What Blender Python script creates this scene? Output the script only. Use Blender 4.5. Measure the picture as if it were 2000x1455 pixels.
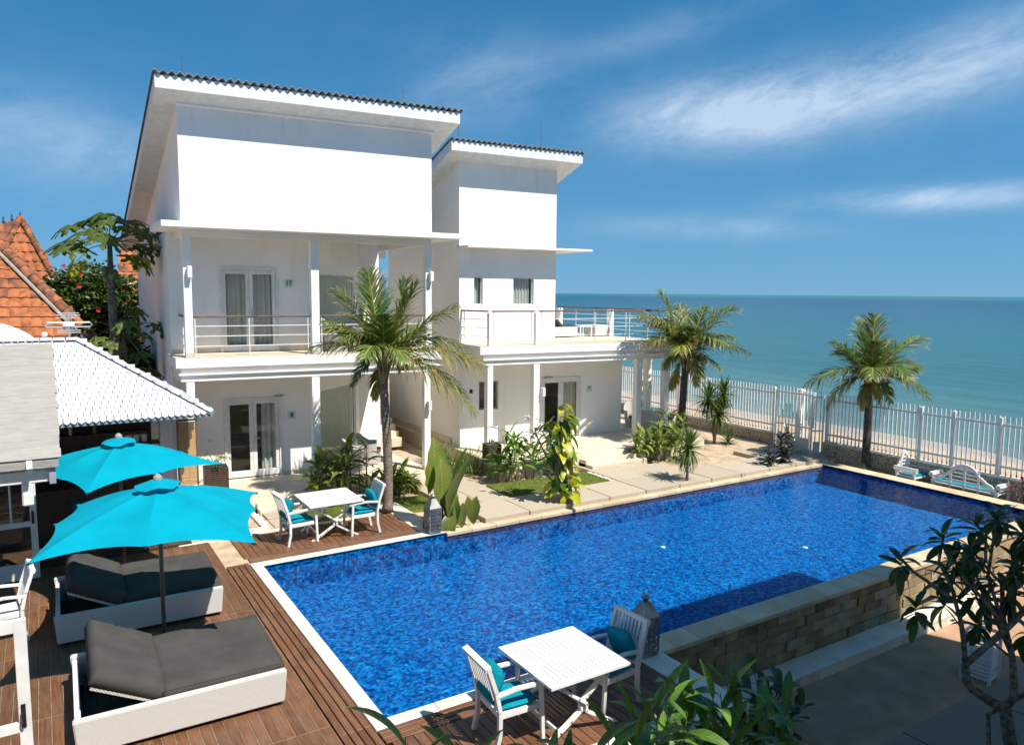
import bpy, bmesh, math, random
from mathutils import Vector, Matrix, Euler
from math import sin, cos, pi, radians, sqrt, atan2
SC = bpy.context.scene
COL = SC.collection
for _o in list(bpy.data.objects):
    bpy.data.objects.remove(_o)
random.seed(7)

# ------------------------------------------------------------------ camera
cam_d = bpy.data.cameras.new('camera')
cam = bpy.data.objects.new('camera', cam_d); COL.objects.link(cam)
cam_d.sensor_width = 36.0
cam_d.sensor_fit = 'HORIZONTAL'
cam_d.lens = 1456.37 / 2000 * 36
cam_d.clip_start = 0.1
cam_d.clip_end = 60000
_yaw, _pit, _rol = radians(32.22), radians(-6.097), radians(0.477)
_f = Vector((sin(_yaw) * cos(_pit), cos(_yaw) * cos(_pit), sin(_pit)))
_r = Vector((cos(_yaw), -sin(_yaw), 0)); _u = _r.cross(_f)
_r2 = cos(_rol) * _r + sin(_rol) * _u; _u2 = -sin(_rol) * _r + cos(_rol) * _u
cam.matrix_world = Matrix(((_r2.x, _u2.x, -_f.x, 0), (_r2.y, _u2.y, -_f.y, 0), (_r2.z, _u2.z, -_f.z, 5.0), (0, 0, 0, 1)))
SC.camera = cam

# ------------------------------------------------------------------ light
SUN = Vector((0.40, -1.0, 1.62)).normalized()          # towards the sun
sun_d = bpy.data.lights.new('sun', 'SUN'); sun = bpy.data.objects.new('sun', sun_d); COL.objects.link(sun)
sun_d.energy = 4.6; sun_d.angle = radians(0.53); sun_d.color = (1.0, 0.945, 0.86)
sun.rotation_euler = SUN.to_track_quat('Z', 'Y').to_euler()
sun.location = (0, -20, 40)
W = bpy.data.worlds.new('World'); SC.world = W; W.use_nodes = True
wn = W.node_tree.nodes; wl = W.node_tree.links
for n_ in list(wn): wn.remove(n_)
def wnode(t, **k):
    n = wn.new(t)
    for a, b in k.items(): setattr(n, a, b)
    return n
def wmath(op, a, b=None, c=None):
    n = wnode('ShaderNodeMath', operation=op)
    for i, x in enumerate((a, b, c)):
        if x is None: continue
        if isinstance(x, (int, float)): n.inputs[i].default_value = x
        else: wl.new(x, n.inputs[i])
    return n.outputs[0]
w_out = wnode('ShaderNodeOutputWorld'); w_bg = wnode('ShaderNodeBackground'); w_sky = wnode('ShaderNodeTexSky')
w_sky.sky_type = 'NISHITA'; w_sky.sun_disc = False
w_sky.sun_elevation = math.asin(SUN.z); w_sky.sun_rotation = atan2(SUN.x, SUN.y)
w_sky.altitude = 0; w_sky.air_density = 1.0; w_sky.dust_density = 0.0; w_sky.ozone_density = 1.0
w_bg.inputs[1].default_value = 0.077
# thin cirrus: streaky noise, denser in a few drifts
w_tc = wnode('ShaderNodeTexCoord'); w_sep = wnode('ShaderNodeSeparateXYZ'); wl.new(w_tc.outputs['Generated'], w_sep.inputs[0])
w_az = wmath('ARCTAN2', w_sep.outputs[0], w_sep.outputs[1]); w_el = wmath('ARCSINE', w_sep.outputs[2])
w_cmb = wnode('ShaderNodeCombineXYZ')
# shear so that the streaks rise slowly to the right
w_e2 = wmath('SUBTRACT', w_el, wmath('MULTIPLY', w_az, 0.16))
wl.new(wmath('MULTIPLY', w_az, 3.0), w_cmb.inputs[0]); wl.new(wmath('MULTIPLY', w_e2, 7.0), w_cmb.inputs[1])
w_n = wnode('ShaderNodeTexNoise'); w_n.inputs['Scale'].default_value = 1.6; w_n.inputs['Detail'].default_value = 5
w_n.inputs['Roughness'].default_value = 0.62; w_n.inputs['Distortion'].default_value = 0.5
wl.new(w_cmb.outputs[0], w_n.inputs['Vector'])
w_n2 = wnode('ShaderNodeTexNoise'); w_n2.inputs['Scale'].default_value = 5.5; w_n2.inputs['Detail'].default_value = 5
w_n2.inputs['Roughness'].default_value = 0.7; w_n2.inputs['Distortion'].default_value = 1.5
wl.new(w_cmb.outputs[0], w_n2.inputs['Vector'])
# tapered streak drifts: az, el (deg), half-length, half-height, tilt, strength
DR = [(49, 12.7, 8, 2.2, .03, 1.15), (62, 14.6, 9, 2.2, .10, .7), (61.5, 6.4, 6.5, .75, .0, .85), (47, 4.7, 7, .9, -.03, .4),
      (30, 15.2, 5, 2.6, .1, .32), (43, 18.2, 9, 1.2, .22, .18), (2, 9.5, 8, 2.6, -.05, .45)]
w_acc = None
for az, el, sa, se, ti, st in DR:
    da = wmath('SUBTRACT', w_az, radians(az))
    de = wmath('SUBTRACT', wmath('SUBTRACT', w_el, radians(el)), wmath('MULTIPLY', da, ti))
    q = wmath('ADD', wmath('POWER', wmath('ABSOLUTE', wmath('DIVIDE', da, radians(sa))), 2.0), wmath('POWER', wmath('ABSOLUTE', wmath('DIVIDE', de, radians(se))), 2.0))
    b = wmath('MULTIPLY', wmath('POWER', 2.718, wmath('MULTIPLY', q, -1.0)), st)
    w_acc = b if w_acc is None else wmath('ADD', w_acc, b)
w_tex = wmath('ADD', wmath('MULTIPLY', w_n.outputs['Fac'], 1.0), wmath('MULTIPLY', w_n2.outputs['Fac'], 0.42))
w_base = wmath('MULTIPLY', wmath('SUBTRACT', w_n.outputs['Fac'], 0.48), 0.55)
w_base = wmath('MAXIMUM', w_base, 0.0)
w_far = wmath('MULTIPLY', wmath('MINIMUM', wmath('MAXIMUM', wmath('MULTIPLY', wmath('SUBTRACT', wmath('ABSOLUTE', wmath('SUBTRACT', w_az, 0.56)), 0.75), 4.0), 0.0), 1.0), wmath('MAXIMUM', wmath('SUBTRACT', w_n.outputs['Fac'], 0.45), 0.0))
w_c = wmath('ADD', wmath('ADD', w_acc, 0.012), w_far)
w_c = wmath('MULTIPLY', w_c, wmath('MAXIMUM', wmath('SUBTRACT', w_tex, 0.38), 0.0))
w_c = wmath('MULTIPLY', w_c, 1.55)
w_c = wmath('MINIMUM', wmath('ADD', w_c, wmath('MULTIPLY', w_base, 0.10)), 0.6)
w_c = wmath('MULTIPLY', w_c, wmath('MINIMUM', wmath('MAXIMUM', wmath('MULTIPLY', wmath('SUBTRACT', w_el, 0.02), 14.0), 0.0), 1.0))
# tropical sea air: the haze band at the horizon is thin, so look the sky up a few degrees higher
w_up = wnode('ShaderNodeCombineXYZ'); wl.new(w_sep.outputs[0], w_up.inputs[0]); wl.new(w_sep.outputs[1], w_up.inputs[1])
wl.new(wmath('ADD', wmath('MULTIPLY', wmath('MAXIMUM', w_sep.outputs[2], 0.0), 0.75), 0.19), w_up.inputs[2])
w_nrm = wnode('ShaderNodeVectorMath', operation='NORMALIZE'); wl.new(w_up.outputs[0], w_nrm.inputs[0]); wl.new(w_nrm.outputs[0], w_sky.inputs[0])
w_hsv = wnode('ShaderNodeHueSaturation'); w_hsv.inputs['Saturation'].default_value = 1.44; w_hsv.inputs['Hue'].default_value = 0.490; w_hsv.inputs['Value'].default_value = 1.0
wl.new(w_sky.outputs[0], w_hsv.inputs['Color'])
w_hz = wnode('ShaderNodeMix', data_type='RGBA'); wl.new(wmath('MULTIPLY', wmath('POWER', 2.718, wmath('MULTIPLY', wmath('ABSOLUTE', w_el), -14.0)), 0.62), w_hz.inputs[0])
wl.new(w_hsv.outputs[0], w_hz.inputs[6]); w_hz.inputs[7].default_value = (1.75, 3.3, 4.7, 1)
w_mix = wnode('ShaderNodeMix', data_type='RGBA')
wl.new(w_c, w_mix.inputs[0]); wl.new(w_hz.outputs[2], w_mix.inputs[6]); w_mix.inputs[7].default_value = (6.3, 7.3, 8.6, 1)
wl.new(w_mix.outputs[2], w_bg.inputs[0]); wl.new(w_bg.outputs[0], w_out.inputs[0])
SC.view_settings.view_transform = 'Standard'; SC.view_settings.look = 'None'
SC.view_settings.exposure = 0.75; SC.view_settings.gamma = 1.0
SC.view_settings.use_curve_mapping = False
SC.cycles.caustics_reflective = False; SC.cycles.caustics_refractive = False
SC.cycles.diffuse_bounces = 6
SC.cycles.use_adaptive_sampling = True; SC.cycles.adaptive_threshold = 0.02

# ------------------------------------------------------------------ helpers
def mat(name, c1, c2=None, rough=0.6, scale=4.0, bump=0.0, bscale=30.0, spec=0.4, metal=0.0, vari=0.0, stretch=(1, 1, 1),
        detail=5.0, transl=0.0, lo=0.35, hi=0.65, extra=None, world=False):
    m = bpy.data.materials.new(name); m.use_nodes = True
    nt = m.node_tree; N = nt.nodes; L = nt.links
    b = N['Principled BSDF']; out = N['Material Output']
    b.inputs['Roughness'].default_value = rough; b.inputs['Metallic'].default_value = metal
    b.inputs['Specular IOR Level'].default_value = spec
    tc = N.new('ShaderNodeTexCoord'); oi = N.new('ShaderNodeObjectInfo')
    mp = N.new('ShaderNodeMapping'); mp.inputs['Scale'].default_value = stretch
    if world:
        ge = N.new('ShaderNodeNewGeometry'); L.new(ge.outputs['Position'], mp.inputs[0])
    else:
        ad = N.new('ShaderNodeVectorMath'); ad.operation = 'MULTIPLY_ADD'
        cx = N.new('ShaderNodeCombineXYZ')
        for i in range(3): L.new(oi.outputs['Random'], cx.inputs[i])
        L.new(cx.outputs[0], ad.inputs[0]); ad.inputs[1].default_value = (37, 91, 53); L.new(tc.outputs['Object'], ad.inputs[2])
        L.new(ad.outputs[0], mp.inputs[0])
    nz = N.new('ShaderNodeTexNoise'); nz.inputs['Scale'].default_value = scale; nz.inputs['Detail'].default_value = detail
    L.new(mp.outputs[0], nz.inputs['Vector'])
    rp = N.new('ShaderNodeValToRGB'); L.new(nz.outputs['Fac'], rp.inputs[0])
    c2 = c2 or tuple(x * 0.86 for x in c1)
    rp.color_ramp.elements[0].position = lo; rp.color_ramp.elements[1].position = hi
    rp.color_ramp.elements[0].color = (*c2, 1); rp.color_ramp.elements[1].color = (*c1, 1)
    col = rp.outputs[0]
    if vari:
        hs = N.new('ShaderNodeHueSaturation'); mr = N.new('ShaderNodeMapRange')
        mr.inputs[3].default_value = 1 - vari; mr.inputs[4].default_value = 1 + vari
        L.new(oi.outputs['Random'], mr.inputs[0]); L.new(mr.outputs[0], hs.inputs['Value']); L.new(col, hs.inputs['Color']); col = hs.outputs[0]
    if extra: col = extra(N, L, mp.outputs[0], col, oi)
    L.new(col, b.inputs['Base Color'])
    if bump:
        nb = N.new('ShaderNodeTexNoise'); nb.inputs['Scale'].default_value = bscale; nb.inputs['Detail'].default_value = 4
        L.new(mp.outputs[0], nb.inputs['Vector'])
        bp = N.new('ShaderNodeBump'); bp.inputs['Strength'].default_value = bump; bp.inputs['Distance'].default_value = 0.02
        L.new(nb.outputs['Fac'], bp.inputs['Height']); L.new(bp.outputs[0], b.inputs['Normal'])
    if transl:
        tr = N.new('ShaderNodeBsdfTranslucent'); mx = N.new('ShaderNodeMixShader'); mx.inputs[0].default_value = transl
        hs2 = N.new('ShaderNodeHueSaturation'); hs2.inputs['Value'].default_value = 1.5; hs2.inputs['Saturation'].default_value = 1.1
        L.new(col, hs2.inputs['Color']); L.new(hs2.outputs[0], tr.inputs['Color'])
        L.new(b.outputs[0], mx.inputs[1]); L.new(tr.outputs[0], mx.inputs[2]); L.new(mx.outputs[0], out.inputs[0])
    return m

class G:
    """collects geometry of ONE mesh"""
    def __init__(s): s.v = []; s.f = []; s.m = []
    def add(s, vs, fs, mi=0):
        k = len(s.v); s.v += [tuple(x) for x in vs]
        s.f += [tuple(i + k for i in f) for f in fs]; s.m += [mi] * len(fs); return s
    def hexa(s, p, mi=0):   # p: 8 points, bottom loop then top loop (ccw)
        return s.add(p, [(3, 2, 1, 0), (4, 5, 6, 7), (0, 1, 5, 4), (1, 2, 6, 5), (2, 3, 7, 6), (3, 0, 4, 7)], mi)
    def box(s, x0, x1, y0, y1, z0, z1, fn=None, mi=0):
        p = [(x0, y0, z0), (x1, y0, z0), (x1, y1, z0), (x0, y1, z0), (x0, y0, z1), (x1, y0, z1), (x1, y1, z1), (x0, y1, z1)]
        if fn: p = [fn(*q) for q in p]
        return s.hexa(p, mi)
    def bar(s, a, b, w, h, up=(0, 0, 1), mi=0):   # rectangular bar from a to b
        a = Vector(a); b = Vector(b); d = (b - a).normalized(); u = Vector(up)
        sx = d.cross(u)
        if sx.length < 1e-4: sx = d.cross(Vector((1, 0, 0)))
        sx.normalize(); uz = sx.cross(d).normalized()
        q = []
        for c in (a, b):
            q.append([c - sx * w / 2 - uz * h / 2, c + sx * w / 2 - uz * h / 2, c + sx * w / 2 + uz * h / 2, c - sx * w / 2 + uz * h / 2])
        k = q[0] + q[1]
        return s.add(k, [(0, 1, 2, 3), (7, 6, 5, 4), (0, 4, 5, 1), (1, 5, 6, 2), (2, 6, 7, 3), (3, 7, 4, 0)], mi)
    def tube(s, pts, rad, n=8, mi=0, cap=True):
        pts = [Vector(p) for p in pts]
        if isinstance(rad, (int, float)): rad = [rad] * len(pts)
        vs = []; fs = []; prev = None
        for i, p in enumerate(pts):
            d = (pts[min(i + 1, len(pts) - 1)] - pts[max(i - 1, 0)]).normalized()
            if prev is None:
                a = d.orthogonal().normalized()
            else:
                a = prev - d * prev.dot(d)
                a = a.normalized() if a.length > 1e-5 else d.orthogonal().normalized()
            prev = a; b = d.cross(a)
            for k in range(n):
                t = 2 * pi * k / n; vs.append(p + (a * cos(t) + b * sin(t)) * rad[i])
        for i in range(len(pts) - 1):
            for k in range(n):
                k2 = (k + 1) % n; fs.append((i * n + k, i * n + k2, (i + 1) * n + k2, (i + 1) * n + k))
        if cap:
            fs.append(tuple(range(n - 1, -1, -1))); fs.append(tuple((len(pts) - 1) * n + k for k in range(n)))
        return s.add(vs, fs, mi)
    def lathe(s, prof, n=16, c=(0, 0, 0), mi=0):
        vs = []; fs = []
        for r, z in prof:
            for k in range(n):
                t = 2 * pi * k / n; vs.append((c[0] + r * cos(t), c[1] + r * sin(t), c[2] + z))
        for i in range(len(prof) - 1):
            for k in range(n):
                k2 = (k + 1) % n; fs.append((i * n + k, i * n + k2, (i + 1) * n + k2, (i + 1) * n + k))
        fs.append(tuple(range(n - 1, -1, -1))); fs.append(tuple((len(prof) - 1) * n + k for k in range(n)))
        return s.add(vs, fs, mi)
    def prism(s, poly, z0, z1, fn=None, mi=0):
        n = len(poly); p = [(x, y, z0) for x, y in poly] + [(x, y, z1) for x, y in poly]
        if fn: p = [fn(*q) for q in p]
        return s.add(p, [tuple(range(n - 1, -1, -1)), tuple(range(n, 2 * n))] + [(i, (i + 1) % n, n + (i + 1) % n, n + i) for i in range(n)], mi)
    def mesh(s, name, mats, smooth=False, bevel=0.0, seg=1):
        me = bpy.data.meshes.new(name); me.from_pydata(s.v, [], s.f)
        for m in (mats if isinstance(mats, (list, tuple)) else [mats]): me.materials.append(m)
        if any(s.m): me.polygons.foreach_set('material_index', s.m)
        if bevel:
            bm = bmesh.new(); bm.from_mesh(me)
            bmesh.ops.bevel(bm, geom=[e for e in bm.edges if e.is_manifold and e.calc_face_angle(0) > 0.5], offset=bevel, segments=seg, affect='EDGES', clamp_overlap=True)
            bm.to_mesh(me); bm.free()
        if smooth: me.polygons.foreach_set('use_smooth', [True] * len(me.polygons))
        me.update(); return me
    def build(s, name, mats, parent=None, loc=None, smooth=False, bevel=0.0, seg=1, rz=0.0):
        return place(name, s.mesh(name, mats, smooth, bevel, seg), parent, loc, rz)

def place(name, me, parent=None, loc=None, rz=0.0, M=None):
    o = bpy.data.objects.new(name, me); COL.objects.link(o)
    if parent: o.parent = parent
    if M is not None: o.matrix_basis = M
    else:
        if loc is not None: o.location = loc
        if rz: o.rotation_euler = (0, 0, rz)
    return o
def tag(o, label=None, cat=None, group=None, kind=None):
    if label: o['label'] = label
    if cat: o['category'] = cat
    if group: o['group'] = group
    if kind: o['kind'] = kind
    return o
def thing(name, label, cat, loc=(0, 0, 0), rz=0.0, group=None):
    o = bpy.data.objects.new(name, None); COL.objects.link(o); o.empty_display_size = 0.1
    o.location = loc; o.rotation_euler = (0, 0, rz)
    return tag(o, label, cat, group)
def struct(name, g, m, label=None, **k):
    o = g.build(name, m, **k); o['kind'] = 'structure'
    if label: o['label'] = label
    return o
def dup(root, loc, rz, label=None, group=None):
    def cp(o, par):
        c = o.copy(); COL.objects.link(c)
        if par: c.parent = par
        for ch in list(o.children): cp(ch, c)
        return c
    r = cp(root, None); r.location = loc; r.rotation_euler = (0, 0, rz)
    if label: r['label'] = label
    if group: r['group'] = group
    return r
def RU(a, b): return random.uniform(a, b)
def bez(p0, p1, p2, t): return p0 * (1 - t) ** 2 + p1 * 2 * t * (1 - t) + p2 * t * t
def orient(pos, az, pitch, roll=0.0, sc=1.0):
    """matrix: local +X along azimuth/pitch, +Z up side"""
    R = Matrix.Rotation(az, 4, 'Z') @ Matrix.Rotation(-pitch, 4, 'Y') @ Matrix.Rotation(roll, 4, 'X')
    s = sc if isinstance(sc, (tuple, list)) else (sc, sc, sc)
    return Matrix.Translation(Vector(pos)) @ R @ Matrix.Diagonal((*s, 1))
def leafmesh(name, m, W=0.2, droop=0.3, fold=0.25, n=8, wave=0.0, shape='lance', twist=0.0, seed=0):
    """unit leaf along +X; W = full width"""
    rd = random.Random(seed); g = G(); vs = []; fs = []
    x = z = 0.0; ang = 0.0
    for i in range(n + 1):
        t = i / n
        if shape == 'lance': w = sin(pi * min(1, t * 0.97 + 0.03)) ** 0.75 * (1 - 0.35 * t)
        elif shape == 'oval': w = sin(pi * min(1, t * .96 + .04)) ** 0.6
        elif shape == 'obov': w = (t ** 0.75) * sqrt(max(0, 1 - t ** 4)) * 1.1 + .03
        elif shape == 'heart': w = sqrt(max(0, 1 - (1 - min(1, t * 3 + .35)) ** 2)) * (1 - t ** 1.8) ** 0.8
        elif shape == 'strap': w = min(1, t * 6 + .55) * (1 - t ** 2.2)
        w *= W / 2
        if wave: w *= 1 + rd.uniform(-wave, wave)
        if i: ang = -droop * t * 2.0; x += cos(ang) / n; z += sin(ang) / n
        up = w * fold; tw = twist * t
        vs += [(x, w * cos(tw), z + up + w * sin(tw)), (x, 0, z), (x, -w * cos(tw), z + up - w * sin(tw))]
        if i:
            k = i * 3; fs += [(k - 3, k - 2, k + 1, k), (k - 2, k - 1, k + 2, k + 1)]
    if shape == 'heart':   # lobes behind the stalk
        k = len(vs); b = 0.16
        vs += [(-b, W * .28, W * .1 * fold + .01), (-b, -W * .28, W * .1 * fold + .01)]
        fs += [(1, 0, k), (2, 1, k + 1)]
    g.add(vs, fs); return g.mesh(name, m, smooth=True)
# ------------------------------------------------------------------ materials
def _stain(N, L, vec, col, oi):
    ge = N.new('ShaderNodeNewGeometry'); mp2 = N.new('ShaderNodeMapping'); mp2.inputs['Scale'].default_value = (2.6, 2.6, .22); L.new(ge.outputs['Position'], mp2.inputs[0])
    nz = N.new('ShaderNodeTexNoise'); nz.inputs['Scale'].default_value = 1.6; nz.inputs['Detail'].default_value = 7; nz.inputs['Roughness'].default_value = .65; L.new(mp2.outputs[0], nz.inputs['Vector'])
    mr = N.new('ShaderNodeMapRange'); mr.inputs[1].default_value = .56; mr.inputs[2].default_value = .8; mr.inputs[3].default_value = 0; mr.inputs[4].default_value = .4; L.new(nz.outputs['Fac'], mr.inputs[0])
    mx = N.new('ShaderNodeMix'); mx.data_type = 'RGBA'; L.new(mr.outputs[0], mx.inputs[0]); L.new(col, mx.inputs[6]); mx.inputs[7].default_value = (.60, .565, .50, 1); return mx.outputs[2]
WHITE = mat('white_render', (.85, .83, .79), (.79, .77, .725), rough=.9, scale=.9, bump=.12, bscale=24, spec=.2, world=True, extra=_stain)
WHITEW = mat('white_woodpaint', (.72, .72, .705), (.62, .62, .60), rough=.5, scale=6, bump=.05, bscale=50, vari=.04)
SHING = mat('white_shingle', (.47, .475, .485), (.37, .38, .40), rough=.7, scale=9, vari=.07, bump=.15, bscale=40)
GREYW = mat('grey_weathered_wood', (.32, .305, .28), (.265, .25, .225), rough=.9, scale=5, stretch=(.8, 5, 5), bump=.4, bscale=14, vari=.04)
GREYM = mat('grey_paint', (.30, .31, .33), (.24, .25, .27), rough=.5)
CORR = mat('fibre_cement', (.30, .31, .29), (.19, .19, .18), rough=.9, scale=3)
TILE = mat('limestone_tile', (.68, .59, .45), (.57, .48, .355), rough=.55, scale=2.5, vari=.05, bump=.05)
COPW = mat('pale_limestone', (.70, .65, .55), (.58, .51, .39), rough=.6, scale=2.2, vari=.05, bump=.1, lo=.3, hi=.6)
COPY = mat('sandstone_coping', (.58, .48, .33), (.47, .36, .21), rough=.6, scale=1.8, vari=.14, bump=.1)
PAVER = mat('washed_aggregate', (.50, .43, .325), (.33, .275, .20), rough=.95, scale=90, vari=.05, bump=.5, bscale=160, detail=2)
def _wet(N, L, vec, col, oi):
    ge = N.new('ShaderNodeNewGeometry'); sp = N.new('ShaderNodeSeparateXYZ'); L.new(ge.outputs['Position'], sp.inputs[0])
    nz = N.new('ShaderNodeTexNoise'); nz.inputs['Scale'].default_value = .35; L.new(ge.outputs['Position'], nz.inputs['Vector'])
    ad = N.new('ShaderNodeMath'); ad.operation = 'MULTIPLY_ADD'; ad.inputs[1].default_value = 2.2; L.new(nz.outputs['Fac'], ad.inputs[0]); L.new(sp.outputs[0], ad.inputs[2])
    mr = N.new('ShaderNodeMapRange'); mr.inputs[1].default_value = 30.6; mr.inputs[2].default_value = 31.6; L.new(ad.outputs[0], mr.inputs[0])
    mx = N.new('ShaderNodeMix'); mx.data_type = 'RGBA'; L.new(mr.outputs[0], mx.inputs[0]); L.new(col, mx.inputs[6]); mx.inputs[7].default_value = (.30, .265, .225, 1); return mx.outputs[2]
SAND = mat('sand', (.47, .36, .24), (.37, .27, .175), rough=1, scale=1.6, bump=.7, bscale=12, world=True, detail=8, extra=_wet)
GAPSAND = mat('sand_in_gaps', (.30, .235, .175), (.16, .12, .085), rough=1, scale=6)
DIRT = mat('garden_soil', (.50, .39, .27), (.36, .26, .17), rough=1, scale=3, bump=.6, bscale=30, world=True, detail=8)
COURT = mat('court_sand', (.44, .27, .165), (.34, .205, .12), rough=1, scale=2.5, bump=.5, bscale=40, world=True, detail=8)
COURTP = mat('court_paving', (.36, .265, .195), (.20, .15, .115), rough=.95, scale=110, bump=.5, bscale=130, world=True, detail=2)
def _block(N, L, vec, col, oi):
    rp = N.new('ShaderNodeValToRGB'); cr = rp.color_ramp; cr.interpolation = 'CONSTANT'
    for i, c in enumerate([(.40, .31, .17), (.31, .215, .15), (.46, .38, .24), (.36, .28, .14), (.42, .36, .26), (.30, .225, .14), (.44, .34, .19)]):
        e = cr.elements[i] if i < 2 else cr.elements.new(i / 7)
        e.position = i / 7; e.color = (*c, 1)
    L.new(oi.outputs['Random'], rp.inputs[0])
    mx = N.new('ShaderNodeMix'); mx.data_type = 'RGBA'; mx.blend_type = 'MULTIPLY'; mx.inputs[0].default_value = 1
    L.new(col, mx.inputs[6]); L.new(rp.outputs[0], mx.inputs[7]); return mx.outputs[2]
BLOCK = mat('sandstone_block', (.95, .92, .86), (.48, .46, .40), rough=.9, scale=2.4, stretch=(1, 1, .35), bump=.35, bscale=22, extra=_block)
def _plank(N, L, vec, col, oi):
    nz = N.new('ShaderNodeTexNoise'); nz.inputs['Scale'].default_value = 1.1; nz.inputs['Detail'].default_value = 5
    mp2 = N.new('ShaderNodeMapping'); mp2.inputs['Scale'].default_value = (.35, 2.2, 1); L.new(vec, mp2.inputs[0]); L.new(mp2.outputs[0], nz.inputs['Vector'])
    rp = N.new('ShaderNodeValToRGB'); rp.color_ramp.elements[0].position = .42; rp.color_ramp.elements[1].position = .72
    L.new(nz.outputs['Fac'], rp.inputs[0])
    mx = N.new('ShaderNodeMix'); mx.data_type = 'RGBA'; mx.inputs[7].default_value = (.20, .13, .09, 1)
    mr = N.new('ShaderNodeMath'); mr.operation = 'MULTIPLY'; mr.inputs[1].default_value = .4; L.new(rp.outputs[0], mr.inputs[0])
    L.new(mr.outputs[0], mx.inputs[0]); L.new(col, mx.inputs[6]); return mx.outputs[2]
PLANK = mat('deck_hardwood', (.17, .074, .032), (.10, .040, .017), rough=.5, scale=3, stretch=(12, .9, 5), vari=.2, bump=.3, bscale=9, spec=.45, extra=_plank)
DARKW = mat('dark_wood', (.075, .042, .028), (.04, .022, .014), rough=.5, scale=4, stretch=(3, 3, 12))
RAILW = mat('handrail_wood', (.17, .11, .085), (.10, .065, .05), rough=.5, scale=6)
POLEW = mat('pole_wood', (.17, .115, .085), (.11, .07, .05), rough=.5, scale=5, stretch=(5, 5, 1))
TURQ = mat('turquoise_canvas', (.0, .335, .46), (.0, .29, .40), rough=.85, scale=2.5, spec=.1, bump=.05, bscale=120, transl=.22)
TEAL = mat('teal_cushion', (.0, .235, .315), (.0, .19, .26), rough=.9, scale=6, spec=.15, bump=.15, bscale=14)
GREYC = mat('grey_cushion', (.068, .064, .059), (.054, .051, .047), rough=.95, scale=3, spec=.1, bump=.25, bscale=9)
GREYB = mat('taupe_cushion', (.14, .115, .105), rough=.95)
RUST = mat('rusty_paint', (.55, .47, .40), (.16, .07, .035), rough=.9, scale=18, lo=.42, hi=.58)
BLACK = mat('black_plastic', (.012, .012, .014), rough=.4)
STEEL = mat('galvanised_steel', (.42, .43, .44), (.27, .27, .28), rough=.38, metal=.9, scale=7)
LANT = mat('lantern_tin', (.46, .45, .43), (.26, .25, .235), rough=.42, metal=.85, scale=5)
ALU = mat('aluminium', (.62, .63, .64), rough=.4, metal=.6)
ORANGE = mat('terracotta', (.38, .125, .042), (.17, .055, .025), rough=.85, scale=5, vari=.16, lo=.3, hi=.55, bump=.2)
ORANGED = mat('terracotta_stained', (.36, .12, .05), (.09, .05, .035), rough=.9, scale=4, vari=.15, lo=.38, hi=.6)
MORTAR = mat('mortar', (.36, .33, .28), (.26, .23, .2), rough=1, scale=10)
BAMBOO = mat('bamboo_blind_weave', (.50, .31, .105), (.36, .20, .06), rough=.7, scale=10, stretch=(2, 2, 14))
CURT = mat('curtain_cloth', (.70, .73, .60), (.64, .67, .54), rough=.9, scale=2, transl=.2)
CURTW = mat('sheer_curtain', (.68, .67, .61), (.60, .60, .54), rough=.9, scale=2, transl=.25)
ROOM = mat('room_plaster', (.45, .42, .37), rough=.9)
SIGN = mat('sign_glass', (.52, .66, .58), rough=.3)
SIGNT = mat('sign_digits', (.015, .10, .18), rough=.4)
PEB = mat('white_pebble', (.76, .73, .67), (.56, .52, .45), rough=.8, scale=2, vari=.12)
def _bands(N, L, vec, col, oi):
    wv = N.new('ShaderNodeTexWave'); wv.wave_type = 'BANDS'; wv.bands_direction = 'Z'; wv.inputs['Scale'].default_value = 3.6
    wv.inputs['Distortion'].default_value = 1.4; wv.inputs['Detail'].default_value = 2; L.new(vec, wv.inputs['Vector'])
    mx = N.new('ShaderNodeMix'); mx.data_type = 'RGBA'; mx.blend_type = 'MULTIPLY'; mx.inputs[0].default_value = .3
    L.new(col, mx.inputs[6]); L.new(wv.outputs['Color'], mx.inputs[7]); return mx.outputs[2]
TRUNK = mat('palm_trunk', (.33, .265, .205), (.13, .10, .08), rough=.95, scale=11, stretch=(1, 1, 3.0), bump=.9, bscale=14, extra=_bands)
TRUNKD = mat('dark_trunk', (.12, .095, .08), (.05, .04, .035), rough=.95, scale=8, bump=.6, bscale=12, extra=_bands)
BARK = mat('grey_bark', (.24, .21, .17), (.10, .085, .07), rough=.95, scale=14, bump=1.0, bscale=30, lo=.4, hi=.6)
STEM = mat('green_stem', (.15, .20, .05), (.20, .13, .07), rough=.7, scale=4)
PALMG = mat('palm_leaf', (.14, .20, .034), (.075, .125, .02), rough=.42, scale=1.2, vari=.22, transl=.25, spec=.5)
PALMY = mat('palm_leaf_yellow', (.40, .30, .06), (.20, .19, .04), rough=.5, scale=1.2, vari=.15, transl=.25)
PALMB = mat('palm_leaf_dry', (.42, .32, .19), (.26, .17, .08), rough=.8, scale=2, vari=.2, transl=.15)
RACH = mat('frond_rib', (.38, .32, .07), (.28, .24, .05), rough=.5)
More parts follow.
